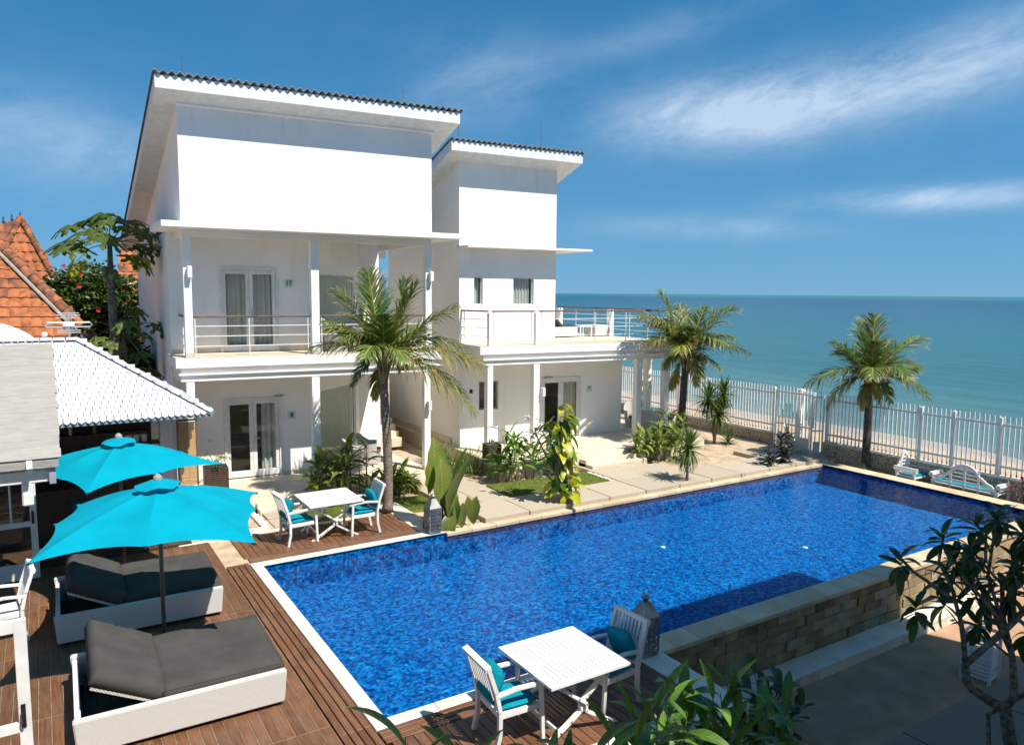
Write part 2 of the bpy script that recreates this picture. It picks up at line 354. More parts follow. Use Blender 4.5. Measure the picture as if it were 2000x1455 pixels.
def _veins(freq, amt):
    def fn(N, L, vec, col, oi):
        tc = N.new('ShaderNodeTexCoord'); sp = N.new('ShaderNodeSeparateXYZ'); L.new(tc.outputs['Object'], sp.inputs[0])
        ab = N.new('ShaderNodeMath'); ab.operation = 'ABSOLUTE'; L.new(sp.outputs[1], ab.inputs[0])
        ma = N.new('ShaderNodeMath'); ma.operation = 'MULTIPLY_ADD'; ma.inputs[1].default_value = -.8; L.new(ab.outputs[0], ma.inputs[0]); L.new(sp.outputs[0], ma.inputs[2])
        si = N.new('ShaderNodeMath'); si.operation = 'SINE'; mu = N.new('ShaderNodeMath'); mu.operation = 'MULTIPLY'; mu.inputs[1].default_value = freq
        L.new(ma.outputs[0], mu.inputs[0]); L.new(mu.outputs[0], si.inputs[0])
        rib = N.new('ShaderNodeMath'); rib.operation = 'LESS_THAN'; rib.inputs[1].default_value = .008; L.new(ab.outputs[0], rib.inputs[0])
        mr = N.new('ShaderNodeMapRange'); mr.inputs[1].default_value = -1; mr.inputs[3].default_value = 1 - amt; mr.inputs[4].default_value = 1 + amt
        L.new(si.outputs[0], mr.inputs[0])
        ad = N.new('ShaderNodeMath'); ad.operation = 'MULTIPLY_ADD'; ad.inputs[1].default_value = .45; L.new(rib.outputs[0], ad.inputs[0]); L.new(mr.outputs[0], ad.inputs[2])
        hs = N.new('ShaderNodeHueSaturation'); L.new(ad.outputs[0], hs.inputs['Value']); L.new(col, hs.inputs['Color']); return hs.outputs[0]
    return fn
HELI = mat('heliconia_leaf', (.115, .22, .03), (.08, .16, .022), rough=.35, scale=1.5, vari=.3, transl=.32, spec=.5, extra=_veins(60, .12))
HELID = mat('ginger_leaf', (.13, .205, .032), (.19, .225, .038), rough=.4, scale=1.5, vari=.3, transl=.3, extra=_veins(60, .12))
BLADE = mat('blade_leaf', (.10, .15, .035), (.06, .10, .022), rough=.4, scale=2, vari=.2, transl=.25)
PAND = mat('striped_blade', (.22, .26, .09), (.11, .16, .045), rough=.45, scale=2, vari=.2, transl=.25)
ALOC = mat('elephant_ear_leaf', (.105, .17, .028), (.17, .19, .04), rough=.4, scale=2.5, vari=.2, transl=.3, lo=.4, hi=.62, extra=_veins(75, .10))
POTH = mat('pothos_leaf', (.07, .15, .022), (.45, .42, .03), rough=.35, scale=1.2, vari=.2, transl=.3, lo=.38, hi=.52)
POTHY = mat('yellow_leaf', (.56, .48, .03), (.30, .33, .03), rough=.35, scale=1.5, transl=.3)
RUBB = mat('rubber_leaf', (.045, .035, .025), (.035, .045, .022), rough=.25, scale=2, vari=.3, transl=.08, spec=.6)
FRAN = mat('frangipani_leaf', (.062, .105, .026), (.042, .078, .02), rough=.3, scale=1.5, vari=.25, transl=.22, extra=_veins(50, .1))
DUST = mat('blue_green_leaf', (.05, .115, .06), (.035, .08, .04), rough=.3, scale=2, vari=.2, transl=.2)
SHRUB = mat('shrub_leaf', (.085, .125, .022), (.03, .055, .012), rough=.35, scale=1.8, transl=.2, spec=.6)
PAPA = mat('papaya_leaf', (.095, .135, .022), (.06, .095, .016), rough=.45, scale=2, vari=.25, transl=.28)
FLOWY = mat('yellow_petal', (.75, .48, .05), (.7, .6, .3), rough=.5, transl=.25)
FLOWR = mat('red_petal', (.50, .02, .015), rough=.5, transl=.2)
FLOWM = mat('magenta_petal', (.26, .01, .075), rough=.5, transl=.2)
FLOWW = mat('white_petal', (.8, .8, .76), rough=.5, transl=.2)
FRUIT = mat('papaya_fruit', (.12, .2, .05), rough=.4)
GRASS = mat('lawn_turf', (.20, .22, .045), (.115, .145, .022), rough=1, scale=5, bump=.6, bscale=120, world=True, detail=8)
GRASSB = mat('grass_blade', (.19, .24, .05), (.12, .17, .03), rough=.6, scale=3, transl=.3, world=True)

def one_sided(N, L, fr, mx):
    ge = N.new('ShaderNodeNewGeometry'); iv = N.new('ShaderNodeMath'); iv.operation = 'SUBTRACT'; iv.inputs[0].default_value = 1; L.new(ge.outputs['Backfacing'], iv.inputs[1])
    mu = N.new('ShaderNodeMath'); mu.operation = 'MULTIPLY'; L.new(fr.outputs[0], mu.inputs[0]); L.new(iv.outputs[0], mu.inputs[1]); L.new(mu.outputs[0], mx.inputs[0])
def glassmat(name, tint=(.96, .975, .97), rough=.02, bump=0, bscale=3):
    m = bpy.data.materials.new(name); m.use_nodes = True; N = m.node_tree.nodes; L = m.node_tree.links
    N.remove(N['Principled BSDF']); out = N['Material Output']
    t = N.new('ShaderNodeBsdfTransparent'); t.inputs[0].default_value = (*tint, 1)
    g = N.new('ShaderNodeBsdfGlossy'); g.inputs['Roughness'].default_value = rough
    fr = N.new('ShaderNodeFresnel'); fr.inputs[0].default_value = 1.5
    one_sided(N, L, fr, mx := N.new('ShaderNodeMixShader')); L.new(t.outputs[0], mx.inputs[1]); L.new(g.outputs[0], mx.inputs[2]); L.new(mx.outputs[0], out.inputs[0])
    return m
GLASS = glassmat('window_glass')

def wicker(name, c1, c2, sx=60, sz=44):
    m = bpy.data.materials.new(name); m.use_nodes = True; N = m.node_tree.nodes; L = m.node_tree.links; b = N['Principled BSDF']
    b.inputs['Roughness'].default_value = .6
    ge = N.new('ShaderNodeTexCoord'); sp = N.new('ShaderNodeSeparateXYZ'); L.new(ge.outputs['Object'], sp.inputs[0])
    xy = N.new('ShaderNodeMath'); xy.operation = 'ADD'; L.new(sp.outputs[0], xy.inputs[0]); L.new(sp.outputs[1], xy.inputs[1])
    def sw(inp, k):
        a = N.new('ShaderNodeMath'); a.operation = 'MULTIPLY'; a.inputs[1].default_value = k; L.new(inp, a.inputs[0])
        s_ = N.new('ShaderNodeMath'); s_.operation = 'SINE'; L.new(a.outputs[0], s_.inputs[0]); return s_.outputs[0]
    p = N.new('ShaderNodeMath'); p.operation = 'MULTIPLY'; L.new(sw(xy.outputs[0], sx * 3.14), p.inputs[0]); L.new(sw(sp.outputs[2], sz * 3.14), p.inputs[1])
    mr = N.new('ShaderNodeMapRange'); mr.inputs[1].default_value = -.6; mr.inputs[2].default_value = .5; L.new(p.outputs[0], mr.inputs[0])
    mx = N.new('ShaderNodeMix'); mx.data_type = 'RGBA'; L.new(mr.outputs[0], mx.inputs[0]); mx.inputs[6].default_value = (*c2, 1); mx.inputs[7].default_value = (*c1, 1)
    L.new(mx.outputs[2], b.inputs['Base Color'])
    bp = N.new('ShaderNodeBump'); bp.inputs['Strength'].default_value = .7; bp.inputs['Distance'].default_value = .008; L.new(p.outputs[0], bp.inputs['Height']); L.new(bp.outputs[0], b.inputs['Normal'])
    return m
WICK = wicker('white_wicker', (.80, .79, .76), (.64, .625, .60), 120, 95)
WICKG = wicker('grey_wicker', (.60, .58, .54), (.43, .41, .385), 80, 60)

def poolmat():
    m = bpy.data.materials.new('pool_mosaic'); m.use_nodes = True; N = m.node_tree.nodes; L = m.node_tree.links; b = N['Principled BSDF']
    b.inputs['Roughness'].default_value = .5; b.inputs['Specular IOR Level'].default_value = .05
    ge = N.new('ShaderNodeNewGeometry')
    # noise bends the tile rows, imitating refraction through the rippled water
    nz = N.new('ShaderNodeTexNoise'); nz.inputs['Scale'].default_value = 3.2; nz.inputs['Detail'].default_value = 4
    mpn = N.new('ShaderNodeMapping'); mpn.inputs['Scale'].default_value = (.8, 1.6, 1); L.new(ge.outputs['Position'], mpn.inputs[0]); L.new(mpn.outputs[0], nz.inputs['Vector'])
    sb = N.new('ShaderNodeVectorMath'); sb.operation = 'SUBTRACT'; sb.inputs[1].default_value = (.5, .5, .5); L.new(nz.outputs['Color'], sb.inputs[0])
    sc = N.new('ShaderNodeVectorMath'); sc.operation = 'MULTIPLY'; sc.inputs[1].default_value = (.16, .16, .0); L.new(sb.outputs[0], sc.inputs[0])
    ad = N.new('ShaderNodeVectorMath'); ad.operation = 'ADD'; L.new(ge.outputs['Position'], ad.inputs[0]); L.new(sc.outputs[0], ad.inputs[1])
    # small tiles: random cell colours
    def cells(size):
        mp = N.new('ShaderNodeVectorMath'); mp.operation = 'SCALE'; mp.inputs['Scale'].default_value = 1 / size; L.new(ad.outputs[0], mp.inputs[0])
        fl = N.new('ShaderNodeVectorMath'); fl.operation = 'FLOOR'; L.new(mp.outputs[0], fl.inputs[0])
        wnz = N.new('ShaderNodeTexWhiteNoise'); wnz.noise_dimensions = '3D'; L.new(fl.outputs[0], wnz.inputs['Vector']); return wnz.outputs['Value']
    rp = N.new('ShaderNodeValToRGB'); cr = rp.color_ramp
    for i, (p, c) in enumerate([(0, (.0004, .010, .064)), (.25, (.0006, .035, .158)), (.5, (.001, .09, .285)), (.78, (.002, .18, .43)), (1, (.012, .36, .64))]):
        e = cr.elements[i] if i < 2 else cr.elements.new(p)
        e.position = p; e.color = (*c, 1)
    # mixed tile blues, plus mottled light through ripples painted into the colour
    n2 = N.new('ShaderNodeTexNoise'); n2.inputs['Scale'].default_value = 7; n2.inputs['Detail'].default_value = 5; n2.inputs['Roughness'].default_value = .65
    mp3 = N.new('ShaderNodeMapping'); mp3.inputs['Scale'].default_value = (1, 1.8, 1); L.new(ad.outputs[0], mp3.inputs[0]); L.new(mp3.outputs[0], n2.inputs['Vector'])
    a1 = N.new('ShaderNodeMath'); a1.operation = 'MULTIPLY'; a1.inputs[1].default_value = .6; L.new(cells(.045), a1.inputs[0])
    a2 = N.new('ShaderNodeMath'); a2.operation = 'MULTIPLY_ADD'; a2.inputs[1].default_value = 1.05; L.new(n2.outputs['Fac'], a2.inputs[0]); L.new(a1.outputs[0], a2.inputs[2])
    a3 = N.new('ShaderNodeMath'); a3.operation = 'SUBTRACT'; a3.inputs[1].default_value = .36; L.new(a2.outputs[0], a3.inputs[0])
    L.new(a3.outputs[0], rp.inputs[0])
    # sheet joints every 0.32 m
    sp = N.new('ShaderNodeSeparateXYZ'); L.new(ad.outputs[0], sp.inputs[0])
    def joint(o):
        f_ = N.new('ShaderNodeMath'); f_.operation = 'PINGPONG'; f_.inputs[1].default_value = .16; L.new(o, f_.inputs[0])
        l_ = N.new('ShaderNodeMath'); l_.operation = 'LESS_THAN'; l_.inputs[1].default_value = .004; L.new(f_.outputs[0], l_.inputs[0]); return l_.outputs[0]
    jm = N.new('ShaderNodeMath'); jm.operation = 'MAXIMUM'; L.new(joint(sp.outputs[0]), jm.inputs[0]); L.new(joint(sp.outputs[1]), jm.inputs[1])
    jk = N.new('ShaderNodeMath'); jk.operation = 'MULTIPLY'; jk.inputs[1].default_value = .35; L.new(jm.outputs[0], jk.inputs[0])
    mx = N.new('ShaderNodeMix'); mx.data_type = 'RGBA'; L.new(jk.outputs[0], mx.inputs[0]); L.new(rp.outputs[0], mx.inputs[6]); mx.inputs[7].default_value = (.16, .14, .16, 1)
    L.new(mx.outputs[2], b.inputs['Base Color']); return m
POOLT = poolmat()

def watermat():
    m = bpy.data.materials.new('pool_water'); m.use_nodes = True; N = m.node_tree.nodes; L = m.node_tree.links
    N.remove(N['Principled BSDF']); out = N['Material Output']
    t = N.new('ShaderNodeBsdfTransparent'); t.inputs[0].default_value = (.72, .93, 1, 1)
    g = N.new('ShaderNodeBsdfGlossy'); g.inputs['Roughness'].default_value = .04
    ge = N.new('ShaderNodeNewGeometry')
    mp = N.new('ShaderNodeMapping'); mp.inputs['Scale'].default_value = (1, 1.5, 1); mp.inputs['Rotation'].default_value = (0, 0, .5); L.new(ge.outputs['Position'], mp.inputs[0])
    n1 = N.new('ShaderNodeTexNoise'); n1.inputs['Scale'].default_value = 4.5; n1.inputs['Detail'].default_value = 4; n1.inputs['Distortion'].default_value = .6; L.new(mp.outputs[0], n1.inputs['Vector'])
    bp = N.new('ShaderNodeBump'); bp.inputs['Strength'].default_value = .3; bp.inputs['Distance'].default_value = .05; L.new(n1.outputs['Fac'], bp.inputs['Height'])
    fr = N.new('ShaderNodeFresnel'); fr.inputs[0].default_value = 1.15; L.new(bp.outputs[0], fr.inputs['Normal']); L.new(bp.outputs[0], g.inputs['Normal'])
    one_sided(N, L, fr, mx := N.new('ShaderNodeMixShader')); L.new(t.outputs[0], mx.inputs[1]); L.new(g.outputs[0], mx.inputs[2]); L.new(mx.outputs[0], out.inputs[0])
    return m
WATER = watermat()

def seamat():
    m = bpy.data.materials.new('sea_water'); m.use_nodes = True; N = m.node_tree.nodes; L = m.node_tree.links; b = N['Principled BSDF']
    b.inputs['Roughness'].default_value = .22; b.inputs['Specular IOR Level'].default_value = .12
    ge = N.new('ShaderNodeNewGeometry'); sp = N.new('ShaderNodeSeparateXYZ'); L.new(ge.outputs['Position'], sp.inputs[0])
    lg = N.new('ShaderNodeMath'); lg.operation = 'LOGARITHM'; lg.inputs[1].default_value = 10; L.new(sp.outputs[0], lg.inputs[0])
    mpn = N.new('ShaderNodeMapping'); mpn.inputs['Scale'].default_value = (.02, .004, 1); L.new(ge.outputs['Position'], mpn.inputs[0])
    nb = N.new('ShaderNodeTexNoise'); nb.inputs['Scale'].default_value = 1; nb.inputs['Detail'].default_value = 3; L.new(mpn.outputs[0], nb.inputs['Vector'])
    ad = N.new('ShaderNodeMath'); ad.operation = 'MULTIPLY_ADD'; ad.inputs[1].default_value = .16; L.new(nb.outputs['Fac'], ad.inputs[0]); L.new(lg.outputs[0], ad.inputs[2])
    mr = N.new('ShaderNodeMapRange'); mr.inputs[1].default_value = 1.55; mr.inputs[2].default_value = 3.6; L.new(ad.outputs[0], mr.inputs[0])
    rp = N.new('ShaderNodeValToRGB'); cr = rp.color_ramp
    for i, (p, c) in enumerate([(0, (.25, .23, .16)), (.03, (.09, .17, .15)), (.12, (0.0250, 0.1053, 0.1092)), (.32, (0.0148, 0.0897, 0.1030)), (.5, (0.0078, 0.0624, 0.0874)), (.62, (0.0055, 0.0468, 0.0780)), (.78, (0.0055, 0.0515, 0.0811)), (.84, (0.0109, 0.1131, 0.0936)), (1, (0.0125, 0.1209, 0.0975))]):
        e = cr.elements[i] if i < 2 else cr.elements.new(p)
        e.position = p; e.color = (*c, 1)
    L.new(mr.outputs[0], rp.inputs[0])
    mw = N.new('ShaderNodeMapping'); mw.inputs['Scale'].default_value = (.5, .09, 1); L.new(ge.outputs['Position'], mw.inputs[0])
    nw = N.new('ShaderNodeTexNoise'); nw.inputs['Scale'].default_value = 1; nw.inputs['Detail'].default_value = 9; nw.inputs['Roughness'].default_value = .7; L.new(mw.outputs[0], nw.inputs['Vector'])
    mv = N.new('ShaderNodeMapRange'); mv.inputs[1].default_value = .25; mv.inputs[2].default_value = .75; mv.inputs[3].default_value = .72; mv.inputs[4].default_value = 1.3; L.new(nw.outputs['Fac'], mv.inputs[0])
    hv_ = N.new('ShaderNodeHueSaturation'); L.new(mv.outputs[0], hv_.inputs['Value']); L.new(rp.outputs[0], hv_.inputs['Color']); L.new(hv_.outputs[0], b.inputs['Base Color'])
    mp2 = N.new('ShaderNodeMapping'); mp2.inputs['Scale'].default_value = (1.2, .35, 1); L.new(ge.outputs['Position'], mp2.inputs[0])
    n2 = N.new('ShaderNodeTexNoise'); n2.inputs['Scale'].default_value = .9; n2.inputs['Detail'].default_value = 8; n2.inputs['Roughness'].default_value = .6; L.new(mp2.outputs[0], n2.inputs['Vector'])
    bp = N.new('ShaderNodeBump'); bp.inputs['Strength'].default_value = .55; bp.inputs['Distance'].default_value = .35; L.new(n2.outputs['Fac'], bp.inputs['Height']); L.new(bp.outputs[0], b.inputs['Normal'])
    return m
SEA = seamat()
def pebblewall():
    m = bpy.data.materials.new('pebble_facing'); m.use_nodes = True; N = m.node_tree.nodes; L = m.node_tree.links; b = N['Principled BSDF']
    b.inputs['Roughness'].default_value = .85
    ge = N.new('ShaderNodeNewGeometry')
    vo = N.new('ShaderNodeTexVoronoi'); vo.inputs['Scale'].default_value = 15; L.new(ge.outputs['Position'], vo.inputs['Vector'])
    ve = N.new('ShaderNodeTexVoronoi'); ve.feature = 'DISTANCE_TO_EDGE'; ve.inputs['Scale'].default_value = 15; L.new(ge.outputs['Position'], ve.inputs['Vector'])
    rp = N.new('ShaderNodeValToRGB'); rp.color_ramp.elements[0].color = (.45, .36, .26, 1); rp.color_ramp.elements[1].color = (.70, .60, .47, 1)
    sx = N.new('ShaderNodeSeparateColor'); L.new(vo.outputs['Color'], sx.inputs[0]); L.new(sx.outputs[0], rp.inputs[0])
    mr = N.new('ShaderNodeMapRange'); mr.inputs[2].default_value = .12; L.new(ve.outputs['Distance'], mr.inputs[0])
    mx = N.new('ShaderNodeMix'); mx.data_type = 'RGBA'; L.new(mr.outputs[0], mx.inputs[0]); mx.inputs[6].default_value = (.20, .15, .105, 1); L.new(rp.outputs[0], mx.inputs[7])
    L.new(mx.outputs[2], b.inputs['Base Color'])
    bp = N.new('ShaderNodeBump'); bp.inputs['Strength'].default_value = 1; bp.inputs['Distance'].default_value = .02; L.new(mr.outputs[0], bp.inputs['Height']); L.new(bp.outputs[0], b.inputs['Normal'])
    return m
PEBW = pebblewall()
# ================================================================== setting
ZC = -1.12      # level of the lower court
g = G()
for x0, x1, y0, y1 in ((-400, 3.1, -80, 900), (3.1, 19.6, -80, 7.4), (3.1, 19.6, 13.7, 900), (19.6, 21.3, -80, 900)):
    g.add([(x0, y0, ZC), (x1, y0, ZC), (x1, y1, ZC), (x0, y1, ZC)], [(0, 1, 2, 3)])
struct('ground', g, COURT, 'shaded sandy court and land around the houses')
g = G()
xs = [21.15, 24, 28, 31, 33.5, 38, 70]; zs = [-.5, -.72, -.98, -1.16, -1.32, -1.75, -4]
ys = [-300, -40, 0, 8, 12, 16, 20, 25, 32, 45, 900]
vs = [(x, y, z + (RU(-.05, .05) if 21.3 < x < 33 else 0)) for y in ys for x, z in zip(xs, zs)]
n = len(xs)
g.add(vs, [(j * n + i, j * n + i + 1, (j + 1) * n + i + 1, (j + 1) * n + i) for j in range(len(ys) - 1) for i in range(n - 1)])
struct('beach', g, SAND, 'pale sand beach beyond the white fence', smooth=True)
g = G(); g.add([(22.5, -30000, -1.22), (40000, -30000, -1.22), (40000, 30000, -1.22), (22.5, 30000, -1.22)], [(0, 1, 2, 3)])
struct('sea', g, SEA, 'blue green sea reaching the horizon')
g = G(); g.box(-40, 21.1, 13.83, 60, ZC, -.03); g.box(20.0, 21.1, 7.0, 13.83, ZC, -.34)
struct('garden_ground', g, DIRT, 'sandy garden soil between pool and houses')
g = G(); g.box(-30, 3.0, 5.7, 13.83, ZC, -.06); g.box(3.0, 7.08, 5.78, 7.78, ZC, -.06)
struct('deck_base', g, DARKW, 'dark void under the deck boards')
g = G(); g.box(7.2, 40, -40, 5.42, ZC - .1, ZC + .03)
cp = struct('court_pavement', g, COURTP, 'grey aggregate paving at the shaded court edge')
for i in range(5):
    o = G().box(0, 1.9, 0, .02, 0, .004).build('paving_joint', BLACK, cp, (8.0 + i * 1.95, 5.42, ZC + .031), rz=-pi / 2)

# ------------------------------------------------------------------ pool
pool = G()
X0, X1, Y0, Y1, ZB = 3.19, 19.5, 7.77, 13.6, -.58
pool.add([(X0, Y0, ZB), (X1, Y0, ZB), (X1, Y1, ZB), (X0, Y1, ZB), (X0, Y0, -.02), (X1, Y0, -.02), (X1, Y1, -.02), (X0, Y1, -.02)],
         [(0, 1, 2, 3), (0, 4, 5, 1), (1, 5, 6, 2), (2, 6, 7, 3), (3, 7, 4, 0)])
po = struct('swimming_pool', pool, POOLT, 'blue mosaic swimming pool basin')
g = G(); g.add([(X0, Y0, 0), (X1, Y0, 0), (X1, Y1, 0), (X0, Y1, 0)], [(0, 1, 2, 3)])
struct('pool_water', g, WATER, 'clear rippled pool water', loc=(0, 0, -.085))
def stones(axis, a0, a1, b0, b1, step, m, z=0.0, th=.075, name='coping_stone', parent=None, bev=.008, jit=.003):
    n = max(1, round((a1 - a0) / step)); L_ = (a1 - a0) / n
    me = G().box(.002, L_ - .002, 0, b1 - b0, -th, 0).mesh(name, m, bevel=bev)
    for i in range(n):
        zz = z + RU(-jit, jit)
        if axis == 'x': place(name, me, parent, (a0 + i * L_, b0, zz))
        else: place(name, me, parent, (b1, a0 + i * L_, zz), rz=pi / 2)
stones('y', 7.64, 13.8, 3.02, 3.21, .62, COPW, parent=po)                      # left, pale limestone
stones('x', 3.21, 6.95, 13.6, 13.8, .62, COPW, parent=po)
stones('x', 3.21, 6.95, 7.64, 7.83, .62, COPW, parent=po)
stones('x', 6.95, 19.5, 13.51, 13.82, .6, COPY, z=-.005, parent=po)             # back, sandstone
stones('y', 7.37, 13.82, 19.5, 19.98, .6, COPY, z=-.002, parent=po)
stones('x', 6.95, 19.5, 7.34, 7.77, .5, COPY, z=-.004, parent=po)
# two white discs added in place of bright glints on the water
for x, y in ((11.4, 11.75), (14.1, 10.1)):
    G().lathe([(.06, 0), (.06, .02), (.03, .03)], 12).build('glint_disc', WHITEW, po, (x, y, ZB))
# ------------------------------------------------------------------ sandstone retaining wall
rw = struct('pool_wall', G().box(7.1, 19.98, 7.44, 7.74, ZC, -.075), DIRT, 'sandstone block wall below the pool edge')
NB = 27; bw = 12.78 / NB; bh = .84 / 5
blocks = [G().box(.003, bw - .003, 0, .09, .003, bh - .003).mesh('stone_block', BLOCK, bevel=.006)]
for r_ in range(5):
    off = 0 if r_ % 2 else -bw / 2
    for i in range(NB + 1):
        x = 7.12 + i * bw + off
        if x < 7.0 or x + bw > 20.05: continue
        place('stone_block', blocks[0], rw, (x, 7.37 + random.choice((0, .012, .024, .03)), -.92 + r_ * bh))
lt = G().box(.003, bw - .003, 0, .44, -.05, 0).mesh('ledge_slab', COPW, bevel=.005)
lf = G().box(.003, bw - .003, 0, .06, -.16, -.002).mesh('ledge_block', COPW, bevel=.005)
le = struct('wall_ledge', G().box(7.15, 16.0, 7.03, 7.4, ZC, -.97), DIRT, 'pale stone ledge along the wall foot')
for i in range(18):
    x = 7.4 + i * bw
    place('ledge_slab', lt, le, (x, 6.95, -.92 + RU(-.004, .004)))
    place('ledge_block', lf, le, (x, 6.965 + RU(-.004, .004), -.97))
# ------------------------------------------------------------------ deck boards
deck = struct('deck', G().box(-1.6, 2.6, 5.7, 15.45, -.055, -.007), GAPSAND, 'brown hardwood deck along the pool')
PW = .13
JY = [5.7, 6.15, 8.0, 9.88, 11.74, 13.6, 15.45]
pm = {}
def plank(L_, w=PW - .008):
    k = (round(L_, 2), round(w, 3))
    if k not in pm: pm[k] = G().box(0, w, .003, L_ - .003, -.026, 0).mesh('plank', PLANK, bevel=.004)
    return pm[k]
nx = int((2.6 + 1.25) / PW)
for i in range(nx):
    x = 2.6 - (i + 1) * PW
    for j in range(len(JY) - 1):
        place('plank', plank(JY[j + 1] - JY[j]), deck, (x, JY[j], RU(-.002, .002)))
for k in range(4):                                   # slotted gutter boards beside the pool
    for j in range(len(JY) - 1):
        y0 = JY[j] - .25; y1 = min(JY[j + 1] - .25, 13.85)
        if y0 < 13.6: place('gutter_slat', plank(round(y1 - y0, 2), .084), deck, (2.622 + k * .0985, y0, RU(-.002, .002)))
fd = struct('far_deck', G().box(3.02, 6.5, 13.83, 15.5, -.055, -.034), BLACK, 'hardwood deck strip under the far table')
for i in range(27):
    x = 3.0 + i * PW
    place('plank', plank(1.3), fd, (x, 14.14, RU(-.002, .002)))
for k in range(3):
    for j in range(2):
        place('gutter_slat', plank(1.74, .078), fd, (3.05 + j * 1.745 + 1.74, 13.84 + k * .095, 0), rz=pi / 2)
for i in range(6): place('plank', plank(.42), fd, (5.66 + i * PW, 15.52, RU(-.002, .002)))
stones('x', 2.05, 5.55, 15.46, 15.62, .7, COPW, z=.004, name='border_stone', parent=fd)
stones('y', 13.82, 15.98, 6.5, 6.95, .72, COPW, z=.006, name='border_stone', parent=fd)
stones('x', 5.55, 6.95, 15.98, 16.2, .7, COPW, z=.006, name='border_stone', parent=fd)
nd = struct('near_deck', G().box(3.0, 6.75, 5.8, 7.62, -.055, -.034), BLACK, 'hardwood deck strip under the near table')
for i in range(31):
    x = 2.69 + i * PW
    if x > 2.95: place('plank', plank(1.2), nd, (x - .0, 6.14, RU(-.002, .002)))
for k in range(3):
    for j in range(2):
        place('gutter_slat', plank(1.84, .078), nd, (3.02 + j * 1.845 + 1.84, 7.36 + k * .095, 0), rz=pi / 2)
stones('y', 5.76, 7.62, 6.72, 7.14, 1.86, COPW, z=.01, name='border_stone', parent=nd)
stones('x', 3.0, 6.72, 5.76, 6.13, 1.24, COPW, z=.008, name='border_stone', parent=nd)
for i in range(8):
    for r_ in range(4):
        place('facing_block', G().box(.003, .49, 0, .05, .003, .25).mesh('facing_block', COPW, bevel=.005) if (i, r_) == (0, 0) else bpy.data.meshes['facing_block'], nd, (3.1 + i * .5 - (.25 if r_ % 2 else 0), 5.74, ZC + r_ * .258))
for i in range(3):
    for r_ in range(4):
        place('facing_block', bpy.data.meshes['facing_block'], nd, (7.13, 5.76 + i * .5, ZC + r_ * .258), rz=pi / 2)
# ------------------------------------------------------------------ paths and lawns
path = struct('garden_path', G().box(7.2, 19.8, 13.9, 14.8, -.04, .0), DIRT, 'pale aggregate slab path along the pool')
pv = {}
def paver(x, y, w, d, z=.10, parent=path, m=PAVER):
    k = (round(w, 2), round(d, 2), m.name)
    if k not in pv: pv[k] = G().box(.012, w - .012, .012, d - .012, -.14, 0).mesh('paving_slab', m, bevel=.01)
    place('paving_slab', pv[k], parent, (x, y, z + RU(-.004, .004)))
for i in range(10): paver(7.97 + i * 1.17, 13.68, 1.17, 1.2)
for y in (14.9, 16.08): paver(12.7, y, 1.17, 1.17)
for j in range(5):
    paver(7.75, 14.9 + j * 1.1, .82, 1.1, .09); paver(8.57, 14.9 + j * 1.1, .82, 1.1, .09)
for x, y in ((13.87, 14.9), (18.3, 14.9), (19.3, 14.9)): paver(x, y, 1.15, 1.0, .085)
hp = struct('entry_path', G().box(3.4, 5.0, 15.63, 16.9, -.04, .0), DIRT, 'pale slab path from deck to first house')
for j in range(2): paver(3.95, 15.64 + j * .62, .85, .62, .03 + .02 * j, hp)
for i in range(5): paver(-1.2 + i * .92, 15.5, .92, 1.3, .012, hp)
def lawn(poly, z, name, label, nb, seed):
    rd = random.Random(seed)
    g = G(); g.prism(poly, -.1, z); o = struct(name, g, GRASS, label)
    # short blades, too many to count
    x0 = min(p[0] for p in poly); x1 = max(p[0] for p in poly); y0 = min(p[1] for p in poly); y1 = max(p[1] for p in poly)
    def inside(x, y):
        c = False; j = len(poly) - 1
        for i in range(len(poly)):
            a, b = poly[i], poly[j]
            if (a[1] > y) != (b[1] > y) and x < (b[0] - a[0]) * (y - a[1]) / (b[1] - a[1]) + a[0]: c = not c
            j = i
        return c
    v = []; f = []
    while len(f) < nb:
        x = rd.uniform(x0, x1); y = rd.uniform(y0, y1)
        if not inside(x, y): continue
        a = rd.uniform(0, 6.28); h = rd.uniform(.015, .045); l = rd.uniform(-.02, .02); k = len(v)
        v += [(x - .004 * cos(a), y - .004 * sin(a), z), (x + .004 * cos(a), y + .004 * sin(a), z), (x + l, y + rd.uniform(-.02, .02), z + h)]
        f.append((k, k + 1, k + 2))
    gb = G(); gb.add(v, f); b = gb.build('grass', GRASSB); tag(b, 'short mown grass blades of the ' + label.split(' ', 1)[1], 'grass', kind='stuff')
lawn([(4.6, 15.63), (5.55, 15.63), (5.55, 16.2), (6.95, 16.2), (6.95, 15.3), (7.7, 15.1), (7.7, 16.35), (4.75, 16.5)], .03, 'far_lawn', 'small lawn behind the far deck table', 9000, 1)
lawn([(9.42, 14.93), (12.55, 14.93), (12.55, 16.12), (9.48, 16.25)], .07, 'path_lawn', 'small lawn beside the slab path', 12000, 2)
